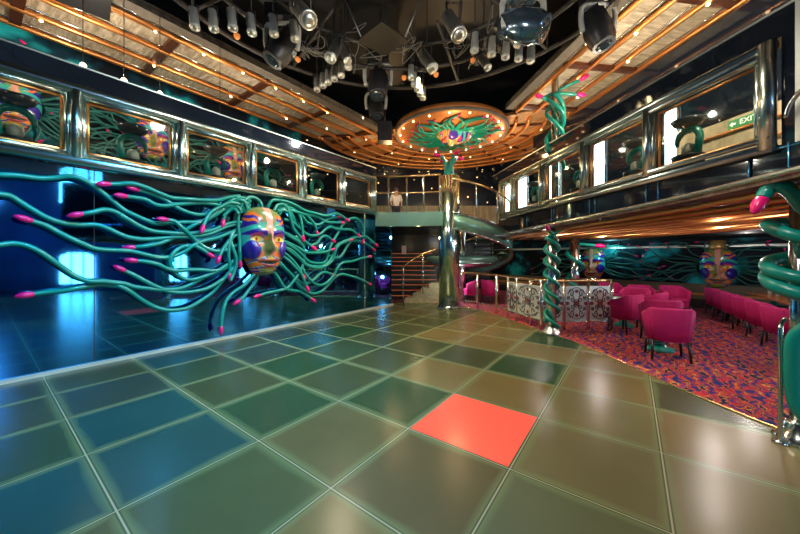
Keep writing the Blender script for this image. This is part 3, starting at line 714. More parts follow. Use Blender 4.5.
# big chrome column
bx, by = 1.49, 9.52
bigc = thing('chrome_column', 'tall thick mirror-chrome column with teal snakes sprouting at its top', 'column', (bx, by, 0))
MB().cyl((bx,by,0), (bx,by,3.96), .315, 40).build('shaft', mat('mirror_chrome', (.62,.78,.72), .16, 1, var=.1), bigc)
MB().lathe((bx,by,0), [(.38,0),(.38,.04),(.33,.1)], 32).build('base', chrome, bigc)
MB().lathe((bx,by,3.96), [(.16,0),(.14,.2),(.1,.45)], 20).build('capital', teal, bigc)
for k in range(4):
    a = k*PI/2+.4; q = Vector((bx, by, 4.15)); dx, dy = math.cos(a), math.sin(a)
    snake(bigc, [q+Vector((dx*.34,dy*.34,.42)), q+Vector((dx*.26,dy*.26,.40)), q+Vector((dx*.15,dy*.15,.25)), q+Vector((dx*.1,dy*.1,.05)), q+Vector((dx*.12,dy*.12,-.1))], .05, True, 4, 8)
# upper snake column on the right gallery
ux = R(8.0, 4.98, 2.78) 
ux = Vector(((555-CX)/F*7.75, 7.75, 2.78))
snake_column(tuple(ux), 2.78, 6.0, .085, .048, 'chrome column with teal snakes rising from the right gallery to the copper ceiling', 3,
    [(2.6, 5.55, 4.1, 1.15, (.55,-.15,5.85), .2), (4.2, 5.5, 3.9, 1.1, (.45,-.2,5.45), .19), (1.2, 5.45, 3.8, 1.2, (-.45,-.2,5.4), .19), (5.8, 5.2, 3.7, 1.0, None, .2)])

# ------------------------------------------------------------------ bridge, spiral stair, stair flight
br = thing('gallery_bridge', 'green mirrored footbridge edge with brass rails from the left gallery to the column', 'bridge', (0, 9.6, 2.5))
MB().prism([(-1.0,9.35),(.25,9.3),(1.25,9.15),(1.25,9.3),(.25,9.45),(-1.0,9.5)], 2.45, 2.86).build('fascia', greenpanel, br)
MB().tube([(-1.0,9.4,3.93),(.25,9.37,3.95),(1.2,9.2,3.95)], .03, 8).tube([(-1.0,9.4,3.45),(.25,9.37,3.45),(1.2,9.2,3.45)], .018, 8).build('handrail', brass, br)
for (x, y) in ((-.95,9.4),(-.35,9.4),(.2,9.38),(.7,9.3),(1.2,9.22)):
    MB().cyl((x,y,2.86),(x,y,3.94), .025, 8).build('post', chrome, br)
for (x0, x1) in ((-.9,-.4),(-.3,.15),(.25,.65)):
    MB().box(((x0+x1)/2, 9.395, 3.2), (x1-x0, .012, .6)).build('glass_panel', glass, br)
hc = Vector((2.15, 10.75, 0)); hr = 1.62
sp1 = thing('spiral_staircase', 'curving staircase with green mirrored side winding down behind the chrome column', 'staircase', (hc.x, hc.y, 0))
def hel(a, r, z): return Vector((hc.x+r*math.cos(a), hc.y+r*math.sin(a), z))
A_0, A_1 = math.radians(-122), math.radians(75); NH = 40
def hz(q): return 2.75-1.75*q**1.15
b = MB(); vs = []; fs = []
for i in range(NH+1):
    q = i/NH; a = A_0+(A_1-A_0)*q; z = hz(q)
    vs += [hel(a,hr,z-.30), hel(a,hr,z+.12), hel(a,hr-.05,z+.12), hel(a,hr-.05,z-.30)]
for i in range(NH):
    for k in range(4): fs.append((i*4+k, i*4+(k+1)%4, (i+1)*4+(k+1)%4, (i+1)*4+k))
b.add(vs, fs, True); b.build('side_panel', greenpanel, sp1)
b = MB()
for dz, rr in ((.16,.035),(-.32,.03)):
    b.tube([hel(A_0+(A_1-A_0)*i/NH, hr, hz(i/NH)+dz) for i in range(NH+1)], rr, 8)
b.build('edge_tube', chrome, sp1)
MB().tube([hel(A_0+(A_1-A_0)*i/NH, hr, hz(i/NH)+1.15) for i in range(NH+1)], .03, 8).build('handrail', brass, sp1)
for i in range(2, NH, 5):
    a = A_0+(A_1-A_0)*i/NH; MB().cyl(hel(a,hr,hz(i/NH)+.12), hel(a,hr,hz(i/NH)+1.15), .018, 6).build('baluster', chrome, sp1)
for i in range(0, NH, 3):
    a = A_0+(A_1-A_0)*i/NH; a2 = A_0+(A_1-A_0)*(i+3.2)/NH; z = hz(i/NH)
    p = [hel(a,.35,0), hel(a,hr-.06,0), hel(a2,hr-.06,0), hel(a2,.35,0)]
    MB().prism([(k.x,k.y) for k in p], z-.06, z).build('tread', stepm, sp1)
MB().lathe((hc.x,hc.y,0), [(.1,0),(.1,2.9)], 16).build('newel', chrome, sp1)
# bright round soffit below the turn
sd = thing('bar_canopy', 'round silver canopy with green rim tucked under the curving staircase', 'canopy', (2.3, 11.6, 1.2))
MB().lathe((2.2,11.3,1.36), [(1.28,0),(1.34,.1),(1.3,.2)], 40).build('rim', greenpanel, sd)
MB().lathe((2.2,11.3,1.16), [(.8,0),(1.2,.1),(1.25,.2)], 40).build('underside', pale, sd)
MB().cyl((2.2,11.3,0),(2.2,11.3,1.2), .12, 16).build('stem', chrome, sd)
# flight with light strips
fl2 = thing('staircase', 'dark straight staircase with rows of amber step lights left of the chrome column', 'staircase', (0.3, 11, 0))
for k in range(10):
    y0 = 11.2+.27*k; z = .17*(k+1)
    MB().box((.2, y0+.135, z-.085), (2.5, .27, .17)).build('step', stepm, fl2)
    MB().box((.2, y0-.006, z-.03), (2.4, .012, .016)).build('step_light', ledm, fl2)
lo = thing('stair_landing', 'pale lit curved steps beside the foot of the chrome column', 'steps', (.9, 10.6, 0))
for k in range(4):
    MB().prism([(.15+.28*k,10.35+.1*k),(1.35,10.35+.1*k),(1.35,11.1),(.35+.28*k,11.1)], .16*k, .16*(k+1)).build('step', mat('pale_step%d' % k, (.42,.33,.2), .4, .1, var=.6, vscale=14), lo)
MB().tube(smooth([(.08,10.3,1.18),(.3,10.3,1.36),(.7,10.3,1.6),(1.25,10.3,1.8)]), .025, 8).build('handrail', brass, lo)
MB().cyl((.1,10.3,0),(.1,10.3,1.2), .02, 8).build('post', chrome, lo)
MB().cyl((.75,10.3,.3),(.75,10.3,1.62), .02, 8).build('post', chrome, lo)
# signs
def text_mb(txt, size, m, parent, loc, rot, name='lettering'):
    cu = bpy.data.curves.new(name, 'FONT'); cu.body = txt; cu.size = size; cu.extrude = .003; cu.align_x = 'CENTER'; cu.align_y = 'CENTER'
    tmp = bpy.data.objects.new('tmp', cu); COL.objects.link(tmp); bpy.context.view_layer.update()
    me = bpy.data.meshes.new_from_object(tmp); bpy.data.objects.remove(tmp); me.materials.clear(); me.materials.append(m)
    o = bpy.data.objects.new(name, me); COL.objects.link(o); o.parent = parent; o.location = loc; o.rotation_euler = rot; return o
s1p = R(3.62, 6.50, 3.86); 
def exit_sign(loc, rz, w, h, label, arrow=True):
    e = thing('exit_sign', label, 'sign', (0,0,0)); WORLD[e.name] = Vector()
    MB().box((0,0,0), (w,.04,h)).build('board', exitg, e)
    text_mb('EXIT', h*.8, exitw, e, (w*.17,-.024,0), (PI/2,0,0))
    if arrow:
        x = -w*.33; k = h*.3
        MB().add([(x-k,-.025,0),(x,-.025,k),(x,-.025,k*.35),(x+k,-.025,k*.35),(x+k,-.025,-k*.35),(x,-.025,-k*.35),(x,-.025,-k)], [(0,6,2),(0,2,1),(2,6,5),(2,5,4),(2,4,3)]).build('arrow', exitw, e)
    e.location = loc; e.rotation_euler = (0,0,rz); return e
aq = (744-CX)/F; Yq = 6.50/(NR[0]*aq+NR[1]); pq = atY(744, 121, Yq)
exit_sign(pq, math.atan2(NR[1], NR[0])-PI/2, .44, .15, 'green exit sign with white arrow behind the nearest right gallery window')
exit_sign(atY(379, 250, 11.05), 0, .32, .12, 'small green exit sign glowing by the dark stairs', False)
sgn = thing('notice', 'small pale notice hung above the dark staircase', 'sign', atY(404, 250, 11.0))
MB().box(atY(404,250,11.0), (.16,.02,.3)).build('card', mat('pale_notice', (.4,.25,.27), .6, var=.3, vscale=20), sgn)
MB().cyl(atY(404,250,11.0), atY(404,250,11.0)+Vector((0,0,.85)), .006, 6).build('wire', darkmetal, sgn)

# ------------------------------------------------------------------ lounge railing
rl = thing('lounge_railing', 'chrome and brass railing with pierced scroll panels along the lounge carpet', 'railing', (3.0, 7, 0))
pa = [Vector(p) for p in ((4.47,6.62,0),(3.97,6.6,0),(3.46,6.6,0),(2.98,6.6,0),(2.92,7.0,0),(2.80,7.5,0),(2.72,7.9,0),(2.62,8.5,0),(2.3,9.3,0),(1.85,9.75,0))]
top = smooth([p+Vector((0,0,1.04)) for p in pa[:4]], 2)+smooth([p+Vector((0,0,1.04)) for p in pa[3:]], 4)[1:]
MB().tube(top, .03, 10).build('top_rail', brass, rl)
MB().tube([p-Vector((0,0,.86)) for p in top], .02, 8).build('bottom_rail', chrome, rl)
for p in pa: MB().tube([p+Vector((0,0,.006)), p+Vector((0,0,1.04))], .032, 10).build('post', chrome, rl)
def scroll_panel(p, q):
    d = (q-p); ln = d.length; d.normalize(); nrm = Vector((d.y, -d.x, 0))
    if nrm.y > 0: nrm = -nrm
    def S_(u, z, o=.0): return p+d*(ln*.5+u*(ln*.5-.05))+nrm*o+Vector((0,0,.56+z*.34))
    c = (p+q)/2
    pn = MB().box((c.x,c.y,.56), (ln-.08,.012,.72), math.atan2(d.y,d.x)).build('scroll_panel', plate, rl)
    m = MB()
    for sx in (-1, 1):
        for sz in (-1, 1):
            for (u0, z0, r0, ph) in ((.5,.62,.30,0),(.42,.25,.22,1.5),(.85,.35,.15,2.5)):
                m.tube([S_(sx*(u0+r0*(1-k/16)*math.cos(ph+k*.55)), sz*(z0+r0*(1-k/16)*math.sin(ph+k*.55)), .012) for k in range(15)], .009, 5)
            m.tube([S_(sx*t, sz*(.98-.5*t*t), .012) for t in (0,.3,.6,.9)], .008, 5)
    m.tube([S_(.25*math.cos(a), .25*math.sin(a), .012) for a in [k*PI/8 for k in range(16)]], .009, 5, closed=True)
    m.build('scrollwork', scroll, pn)
    r = MB()
    for (u, z, rr) in ((0,0,.055),(0,.75,.035),(0,-.75,.035),(.95,0,.04),(-.95,0,.04)):
        cc = S_(u, z, .014); r.tube([cc+nrm*0, cc+nrm*.01], rr, 14)
    r.build('rosette', redm, pn)
for a, b_ in ((0,1),(1,2),(2,3),(3,5),(5,6)): scroll_panel(pa[a], pa[b_])

# ------------------------------------------------------------------ chairs, tables, banquette
def make_chair():
    t = thing('tub_chair', 'x', 'chair', (0,0,0)); WORLD[t.name] = Vector()
    # wrapped back: opens towards +Y, channelled
    n = 40; vs = []; fs = []
    prof = []
    for i in range(n+1):
        q = i/n; a = math.radians(200+ (340-200)*0) if False else math.radians(-205+ (230)*q)
        prof.append(a)
    def ring(q, r, z, flute): 
        a = math.radians(180-15+ 210*q); 
        rr = r*(1+flute*.035*abs(math.sin(q*PI*11)))
        ca, sa = math.cos(a), math.sin(a); return Vector((rr*.97*math.copysign(abs(ca)**.62, ca), rr*.84*math.copysign(abs(sa)**.62, sa), z))
    for i in range(n+1):
        q = i/n; arm = abs(2*q-1); zt = .78-.16*max(0, arm-.45)**1.2*1.6; fl = 1
        vs += [ring(q,.255,.30,fl), ring(q,.29,.55,fl), ring(q,.305,zt-.02,fl), ring(q,.29,zt+.005,0), ring(q,.25,zt,0), ring(q,.235,zt-.04,0), ring(q,.21,.42,0), ring(q,.21,.30,0)]
    for i in range(n):
        for k in range(8): fs.append((i*8+k, i*8+(k+1)%8, (i+1)*8+(k+1)%8, (i+1)*8+k))
    fs += [tuple(range(7,-1,-1)), tuple(n*8+k for k in range(8))]
    MB().add(vs, fs, True).build('backrest', fabric, t)
    MB().prism([(.25*math.cos(a), .01+.22*math.sin(a)) for a in [2*PI*k/24 for k in range(24)]], .28, .40).build('seat_base', fabric, t)
    MB().lathe((0,.04,.40), [(.20,0),(.21,.03),(.205,.06),(.18,.08),(.05,.085)], 24).build('seat_cushion', fabric, t)
    for sx in (-1, 1):
        for sy in (-1, 1):
            MB().tube([(sx*.21, sy*.17, .30), (sx*.225, sy*.19, .0)], [.026,.016], 8).build('leg', leg_m, t)
    return t
chair0 = make_chair()
CH = [ # x, y, heading of the open front, label
 (4.06, 4.76, -.45, 'magenta tub chair nearest the dance floor, its fluted back to the camera'),
 (4.66, 5.62, -.4, 'magenta tub chair directly behind the nearest chair'),
 (4.58, 6.38, .35, 'magenta tub chair right beside the end of the scroll railing'),
 (5.58, 7.45, 2.3, 'bright magenta tub chair behind the one at the railing end'),
 (5.42, 6.75, .6, 'magenta tub chair between the railing chair and the nearest pair'),
 (6.30, 8.15, 2.9, 'magenta tub chair in front of the banquette, left of the centre aisle'),
 (7.00, 7.95, 3.0, 'magenta tub chair standing alone in front of the banquette'),
 (6.00, 8.9, 2.9, 'small far magenta tub chair just right of the railing post'),
]
for i, (x, y, a, lab) in enumerate(CH): place(chair0, i == 0, (x, y, .006), a, lab)
row = ['farthest', 'second farthest', 'third farthest', 'third nearest', 'second nearest', 'nearest']
RW = [(8.40,8.25),(7.98,7.62),(7.62,7.05),(7.20,6.42),(6.80,5.80),(6.40,5.2)]
for (x, y), w in zip(RW, row): place(chair0, False, (x, y, .006), -1.75, 'magenta tub chair, %s in the row at the long right table' % w, 'chairs in the row at the right tables', .9)
# chairs seen left of the railing, beyond it
for i, (x, y, a) in enumerate(((2.35,10.35,1.2),(2.95,10.2,-1.2))): place(chair0, False, (x, y, .006), a, ('magenta chair next to the chrome column behind the railing','magenta chair behind the left end of the railing')[i])
def table(x, y, lab, r=.3, h=.62):
    t = thing('pedestal_table', lab, 'table', (x, y, .006))
    MB().lathe((x,y,h-.03), [(r*.96,0),(r,.015),(r*.96,.03)], 32).build('tabletop', wood, t)
    P = [Vector((x+.09*math.cos(a), y+.09*math.sin(a), .05+(h-.1)*k/20)) for k, a in [(k, k*.6) for k in range(21)]]
    MB().tube(P, .045, 8).build('twisted_stem', teal, t)
    MB().lathe((x,y,.006), [(.2,0),(.19,.03),(.1,.06),(.07,.1)], 24).build('base', teal, t)
table(4.30, 5.18, 'small round table with teal snake stem between the two nearest chairs', .16, .48)
table(5.0, 7.0, 'small round table with teal stem beside the railing chairs')
table(6.6, 8.6, 'small round table with teal stem near the banquette')
for i, s in enumerate((0, 1, 2)):
    q = Vector((9.0, 7.75, 0)).lerp(Vector((7.1, 4.9, 0)), (s+.5)/3)
    t = thing('rectangular_table', 'orange wood table in the right row, %s of three' % ('farthest', 'middle', 'nearest')[i], 'table', (q.x, q.y, .006))
    an = math.atan2(2.85, 1.9); MB().box((q.x,q.y,.63), (1.08,.6,.035), an).build('tabletop', wood, t)
    MB().cyl((q.x,q.y,.02),(q.x,q.y,.62), .05, 12).build('stem', teal, t); MB().lathe((q.x,q.y,.006), [(.22,0),(.2,.03),(.08,.06)], 20).build('base', teal, t)
    for k in range(2):
        g = q+Vector((DL[0], DL[1], 0))*(.25*(k*2-1)); go = MB().lathe((g.x,g.y,.648), [(.03,0),(.035,.08),(.032,.09),(.028,.08),(.025,.01)], 14)
        single('candle_glass', go, plate, 'small pale glass on the %s right-row table, %s end' % (('farthest','middle','nearest')[i], ('near','far')[k]), 'glass', None, (g.x,g.y,.648))
bq = thing('banquette', 'long olive leather banquette below the lounge mural', 'bench', (cen.x+nW.x*.5, cen.y+nW.y*.5, .006))
def wbox(o0, o1, z0, z1, l0=.3, l1=None):
    l1 = l1 or (A1-A0).length-.3; c = A0+dW*((l0+l1)/2)+nW*((o0+o1)/2); return MB().box((c.x, c.y, (z0+z1)/2), (l1-l0, abs(o1-o0), z1-z0), aW)
wbox(.02,.16,.3,.70).build('backrest', bench_m, bq); wbox(.16,.62,.28,.44).build('seat', bench_m, bq); wbox(.1,.55,.006,.28).build('plinth', leg_m, bq)
wbox(.60,.64,.40,.46).build('piping', wood, bq)

# ------------------------------------------------------------------ gallery lamps: bowl held by a curling snake
def bowl_lamp(loc, rz, lab):
    t = thing('snake_bowl', lab, 'ornament', (0,0,0)); WORLD[t.name] = Vector()
    P = [Vector((.26*math.cos(a), 0, .38+.26*math.sin(a))) for a in [math.radians(200-k*20) for k in range(12)]]
    MB().tube([(-.2,0,.0)]+P, [.075]*10+[.06,.05,.03], 12).build('snake_arc', teal, t)
    MB().lathe((0,0,.66), [(.04,0),(.16,.03),(.27,.10),(.33,.2),(.31,.21),(.2,.1),(.05,.05)], 28).build('bowl', bowl_m, t)
    MB().lathe((0,0,0), [(.06,0),(.13,.1),(.12,.24),(.05,.30)], 16).build('urn', urn_m, t)
    MB().lathe((0,0,-.62), [(.3,0),(.3,.58),(.32,.62)], 20).build('plinth', darkmetal, t)
    t.location = loc; t.rotation_euler = (0,0,rz); t.scale = (.68,)*3; return t
bl = [(15,127,'left gallery, nearest window'),(133,158,'left gallery, second window'),(216,174,'left gallery, third window'),(273,184,'left gallery, fourth window'),(317,195,'left gallery, fifth window')]
for (x, y, w) in bl:
    p = onL(x, y, WO-.75); p.z = 3.18; bowl_lamp(p, aL, 'teal snake curling under a grey bowl, %s' % w)
for (x, w) in ((636,'second right window from the near end'),(688,'nearest right window'),(580,'right gallery, third window'),(535,'right gallery, fourth window')):
    a = (x-CX)/F; Yq = 5.35/(NR[0]*a+NR[1]); bowl_lamp((a*Yq, Yq, 3.18), aR, 'teal snake curling under a grey bowl, %s' % w)

# ------------------------------------------------------------------ lighting rig
def circle(c, r, z, n=72): return [Vector((c[0]+r*math.cos(2*PI*k/n), c[1]+r*math.sin(2*PI*k/n), z)) for k in range(n)]
rc = (0, 4.26)
rig = thing('lighting_truss', 'circular dark pipe truss hanging from the black ceiling over the dance floor', 'truss', (rc[0], rc[1], 6.0))
MB().tube(circle(rc, 4.1, 6.05), .05, 8, closed=True).build('outer_ring', truss, rig)
MB().tube(circle(rc, 3.35, 6.1), .045, 8, closed=True).build('inner_ring', truss, rig)
MB().tube(circle(rc, 2.6, 6.15), .035, 8, closed=True).build('small_ring', truss, rig)
for k in range(12):
    a = k*PI/6+.15; p = Vector((rc[0]+4.1*math.cos(a), rc[1]+4.1*math.sin(a), 6.05)); q = Vector((rc[0]+2.0*math.cos(a), rc[1]+2.0*math.sin(a), 6.15))
    MB().tube([p, q], .03, 6).build('spoke', truss, rig); MB().tube([p, p+Vector((0,0,1.06))], .02, 6).build('hanger', truss, rig)
    MB().tube([q.lerp(p,.4), q.lerp(p,.4)+Vector((0,0,.98))], .02, 6).build('hanger', truss, rig)
rg = random.Random(4)
cabm = mat('grey_cable', (.16,.15,.13), .5, var=.2)
for g in range(3):
    for k in range(5):
        m = MB()
        a = math.radians(rg.uniform(40,140)); r = rg.choice((2.6,3.35,3.35)); p = Vector((rc[0]+r*math.cos(a), rc[1]+r*math.sin(a), 6.1)); P = [p]
        for j in range(9): P.append(p+Vector((rg.uniform(-.3,.3)+.05*j, rg.uniform(-.3,.3), rg.uniform(-.22,.2))))
        m.tube(smooth(P, 4), .009, 5); m.build('cable', cabm, rig)
def aim(d):
    d = Vector(d).normalized(); return d.to_track_quat('Z', 'Y').to_matrix()
def par(loc, d, lab, grp, s=1.0, body=fixwhite):
    t = thing('par_lamp', lab, 'spotlight', loc, grp); c = Vector(loc); M = aim(d)
    MB().lathe(c, [(.03*s,-.17*s),(.062*s,-.15*s),(.066*s,.12*s),(.072*s,.13*s),(.072*s,.17*s),(.06*s,.17*s)], 14, M).build('can', body, t)
    MB().lathe(c+M@Vector((0,0,.15*s)), [(.058*s,0),(.05*s,.025*s),(.02*s,.035*s)], 14, M).build('lens', silver, t)
    MB().tube([c+M@Vector((.08*s,0,0)), c+Vector((.06*s,0,.2*s)), c+Vector((-.06*s,0,.2*s)), c+M@Vector((-.08*s,0,0))], .01*s, 5).tube([c+Vector((0,0,.2*s)), Vector((c.x,c.y,7.1))], .011, 5).build('yoke', darkmetal, t)
    return t
ZR = 5.75
def group_par(pts, d, lab, grp, s):
    for k, (x, y) in enumerate(pts):
        p = atz(x, y, ZR); par(p, d, lab, grp, s)
row1 = [(194,18),(213,20),(232,19),(251,24),(273,25),(294,30)]
group_par(row1, (.15,-.1,-1), 'grey par lamp in the six-lamp row at the upper left of the rig', 'grey par lamps, upper left row', 1.15)
group_par([(317,84),(323,80),(328,76.5),(334,73),(341,69.5),(348,61)], (.1,-.3,-1), 'grey par lamp in the slanting cluster left of the square board', 'grey par lamps, slanting cluster', 1.1)
group_par([(411,72),(414,79),(417,84),(420,89),(423,93)], (0,-.2,-1), 'grey par lamp in the cluster right of the hanging moving head', 'grey par lamps, right cluster', 1.05)
group_par([(475,42),(492,46),(506,49),(519,51),(531,53)], (-.1,-.1,-1), 'grey par lamp in the five-lamp row under the chrome moving head', 'grey par lamps, right row', 1.15)
for (x, y, s, dd, lab) in ((453,25,2.0,(.3,-.5,-1),'silver wire-cased floodlight hanging highest right of centre'),(427,60,1.7,(.5,-.4,-1),'silver floodlight above the right par cluster'),(335,50,1.7,(-.3,-.5,-1),'silver floodlight above the slanting par cluster'),(302,12,2.1,(.5,-.5,-.8),'big silver drum lamp at the top left of the rig'),(484,62,1.2,(.4,-.4,-1),'small silver lamp below the right par row'),(345,55,1.2,(.4,-.4,-1),'small silver lamp beside the slanting par cluster')):
    p = atz(x, y, ZR); par(p, dd, lab, None, s, silver)
def moving_head(loc, d, s, lab, body=black):
    t = thing('moving_head_light', lab, 'stage light', loc); c = Vector(loc); M = aim(d)
    MB().lathe(c, [(.09*s,-.2*s),(.13*s,-.19*s),(.14*s,-.05*s),(.15*s,.0),(.145*s,.12*s),(.12*s,.18*s),(.12*s,.21*s)], 10, M).build('head', body, t)
    MB().lathe(c+M@Vector((0,0,.185*s)), [(.105*s,0),(.1*s,.02*s),(.05*s,.035*s)], 20, M).build('lens', lens, t)
    MB().box(c+M@Vector((0,0,-.2*s)), (.17*s,.17*s,.08*s), 0, M).build('rear_cap', darkmetal, t)
    MB().tube(smooth([c+Vector((.17*s,0,-.02*s)), c+Vector((.19*s,0,.12*s)), c+Vector((.15*s,0,.27*s)), c+Vector((-.15*s,0,.27*s)), c+Vector((-.19*s,0,.12*s)), c+Vector((-.17*s,0,-.02*s))], 4), .028*s, 8).build('yoke', fixwhite, t)
    MB().box(c+Vector((0,0,.36*s)), (.3*s,.24*s,.14*s)).cyl(c+Vector((0,0,.42*s)), Vector((c.x,c.y,7.1)), .025, 6).build('base', body, t)
    MB().box(c+M@Vector((.06*s,-.13*s,0)), (.05*s,.05*s,.05*s), 0, M).build('badge', fixwhite, t)
    return t
bluebody = mat('blue_chrome_shell', (.16,.24,.32), .15, .9, var=.3)
moving_head(atz(282,48,5.7), (-.5,-.3,-1), 1.75, 'black moving head light at the left of the rig, over the copper edge')
moving_head(atz(378,84,5.75), (0,-.3,-1), 1.7, 'black moving head light hanging under the square board')
moving_head(atz(376,108,5.75), (.1,-.3,-1), 1.5, 'lower black moving head light under the first one below the board')
moving_head(atz(523,26,5.6), (.8,-.5,-.5), 1.9, 'large blue chrome moving head light at the right of the rig', bluebody)
moving_head(atz(598,30,5.6), (.2,-.2,-1), 1.6, 'dark moving head light in front of the right copper ceiling')
c = atz(383, 40, 5.95)
sq = thing('hanging_board', 'square black board hung cornerwise in the middle of the rig', 'panel', c)
MB().box(c, (.72,.72,.03), PI/4).build('board', mat('black_board', (.03,.022,.014), .5, var=.3, vscale=5), sq)
for (dx, dy) in ((-.35,.0),(.35,.0),(0,.35)):
    MB().tube([c+Vector((dx*1.2,dy,0)), c+Vector((dx*2.6,dy*1.4,1.15))], .014, 6).build('strut', steel, sq)
c2 = atz(82, -2, 5.85)
sq2 = thing('hanging_board', 'black board hung cornerwise below the left copper ceiling', 'panel', c2)
MB().box(c2, (.7,.7,.04), PI/4).build('board', darkmetal, sq2); MB().cyl(c2, c2+Vector((0,0,.2)), .02, 8).build('hanger', truss, sq2)
spk = atz(385, 133, 5.5)
sk = thing('loudspeaker', 'black box loudspeaker hanging left of the ceiling medallion', 'speaker', spk)
MB().box(spk, (.45,.4,.6)).build('cabinet', black, sk); MB().cyl(spk+Vector((0,-.2,.05)), spk+Vector((0,-.215,.05)), .14, 20).build('driver', darkmetal, sk); MB().cyl(spk+Vector((0,0,.3)), spk+Vector((0,0,.75)), .02, 8).build('hanger', truss, sk)
for k, (x, y) in enumerate(((237,39),(298,62),(404,80),(436,77),(473,63))):
    p = atz(x, y, 5.98); single('work_light', MB().lathe(p, [(.03,0),(.06,.04),(.06,.09)], 10), mat('orange_lamp%d' % k, (.6,.2,.05), .4, emit=(1,.3,.06), es=.5), 'small orange lamp clipped to the pipe ring', 'lamp', 'orange lamps on the pipe ring', p)

# ------------------------------------------------------------------ ceiling bulbs
bm = MB().lathe((0,0,0), [(.008,-.022),(.02,-.012),(.024,0),(.02,.012),(.01,.022)], 10).build('ceiling_bulb', bulb)
bfirst = [True]
def put_bulb(p, lab, grp, s=1):
    o = bm if bfirst[0] else bm.copy()
    if not bfirst[0]: COL.objects.link(o)
    bfirst[0] = False; o.location = p; o.scale = (s,)*3; tag(o, lab, 'light bulb', grp)
for k in range(11): put_bulb(L(-2.2+.85*k, -7.40, ZC-.11), 'tiny warm bulb on the inner copper tube of the left ceiling', 'bulbs on the left copper ceiling', 1.0)
for k in range(5): put_bulb(L(-1.0+1.7*k, -8.75, ZC-.11), 'tiny warm bulb on an outer copper tube of the left ceiling', 'bulbs on the outer left copper tube', 1.1)
for k in range(9): put_bulb(R(1.4+.8*k, 5.4 if k % 2 else 6.0, ZC-.11), 'tiny warm bulb on the right copper ceiling tubes', 'bulbs on the right copper ceiling', 1.3)
for k in range(18):
    a = 2*PI*k/18; put_bulb(DC+Vector((1.74*math.cos(a), 1.74*math.sin(a), ZC-.24)), 'tiny warm bulb round the rim of the ceiling medallion', 'bulbs on the medallion rim', 1.1)
for k in range(14):
    a = math.radians(-20+220*k/13); put_bulb(DC+Vector(((3.1 if k % 2 else 4.25)*math.cos(a), (3.1 if k % 2 else 4.25)*math.sin(a), ZC-.1)), 'tiny warm bulb on the copper rings round the medallion', 'bulbs on the copper rings', 1.0)
for (x, y) in ((83,65.5),(124,80.5),(160,93.5),(220,117)):
    p = onL(x, y, -6.9); put_bulb(p, 'bright spot bulb just behind the top of the left gallery fascia', 'spot bulbs behind the left fascia', 1.8)
    q = MB().cyl(p+Vector((0,0,.03)), Vector((p.x,p.y,ZC)), .006, 5); single('bulb_cord', q, darkmetal, 'thin cord of a spot bulb behind the left fascia', 'cord', 'cords of the spot bulbs', tuple(p))

# ------------------------------------------------------------------ person on the far gallery
def person(loc):
    t = thing('person', 'person in a pale shirt standing on the upper bridge left of the column', 'person', (0,0,0)); WORLD[t.name] = Vector()
    J = {'pel':(0,0,.95,.13),'wa':(0,0,1.08,.12),'ch':(0,0,1.32,.145),'nk':(0,0,1.46,.055),'hd':(0,-.01,1.57,.085),'tp':(0,0,1.68,.075),
         'sl':(.17,0,1.40,.06),'el':(.24,.02,1.13,.042),'wl':(.22,-.14,.95,.03),'hl':(.2,-.22,.93,.035),'sr':(-.17,0,1.40,.06),'er':(-.24,.02,1.13,.042),'wr':(-.22,-.14,.95,.03),'hr':(-.2,-.22,.93,.035),
         'hpl':(.09,0,.88,.09),'kl':(.1,0,.5,.058),'al':(.1,.02,.09,.042),'tl':(.11,-.13,.035,.035),'hpr':(-.09,0,.88,.09),'kr':(-.1,0,.5,.058),'ar':(-.1,.02,.09,.042),'tr':(-.11,-.13,.035,.035)}
    def skin(name, keys, edges, m, root, inf=0.0):
        me = bpy.data.meshes.new(name); idx = {k: i for i, k in enumerate(keys)}
        me.from_pydata([J[k][:3] for k in keys], [(idx[a], idx[b]) for a, b in edges], []); o = bpy.data.objects.new(name, me); COL.objects.link(o); o.parent = t
        o.modifiers.new('s', 'SKIN'); 
        for k in keys: me.skin_vertices[0].data[idx[k]].radius = (J[k][3]+inf,)*2
        me.skin_vertices[0].data[idx[root]].use_root = True
        o.modifiers.new('u', 'SUBSURF').levels = 2; o.modifiers['u'].render_levels = 2; o.modifiers['s'].use_smooth_shade = True; me.materials.append(m); return o
    E = [('pel','wa'),('wa','ch'),('ch','nk'),('nk','hd'),('hd','tp'),('ch','sl'),('sl','el'),('el','wl'),('wl','hl'),('ch','sr'),('sr','er'),('er','wr'),('wr','hr'),('pel','hpl'),('hpl','kl'),('kl','al'),('al','tl'),('pel','hpr'),('hpr','kr'),('kr','ar'),('ar','tr')]
    skin('body', list(J), E, skin_m, 'pel')
    skin('shirt', ['pel','wa','ch','sl','el','sr','er'], [('pel','wa'),('wa','ch'),('ch','sl'),('sl','el'),('ch','sr'),('sr','er')], shirt_m, 'wa', .022)
    skin('trousers', ['pel','hpl','kl','al','hpr','kr','ar'], [('pel','hpl'),('hpl','kl'),('kl','al'),('pel','hpr'),('hpr','kr'),('kr','ar')], trouser_m, 'pel', .02)
    MB().lathe((0,.015,1.60), [(.098,0),(.1,.05),(.085,.11),(.05,.15),(.01,.165)], 16).build('hair', hair_m, t)
    t.location = loc; return t
pp = person((-.17, 13.6, 2.78)); pp.rotation_euler = (0,0,.2)

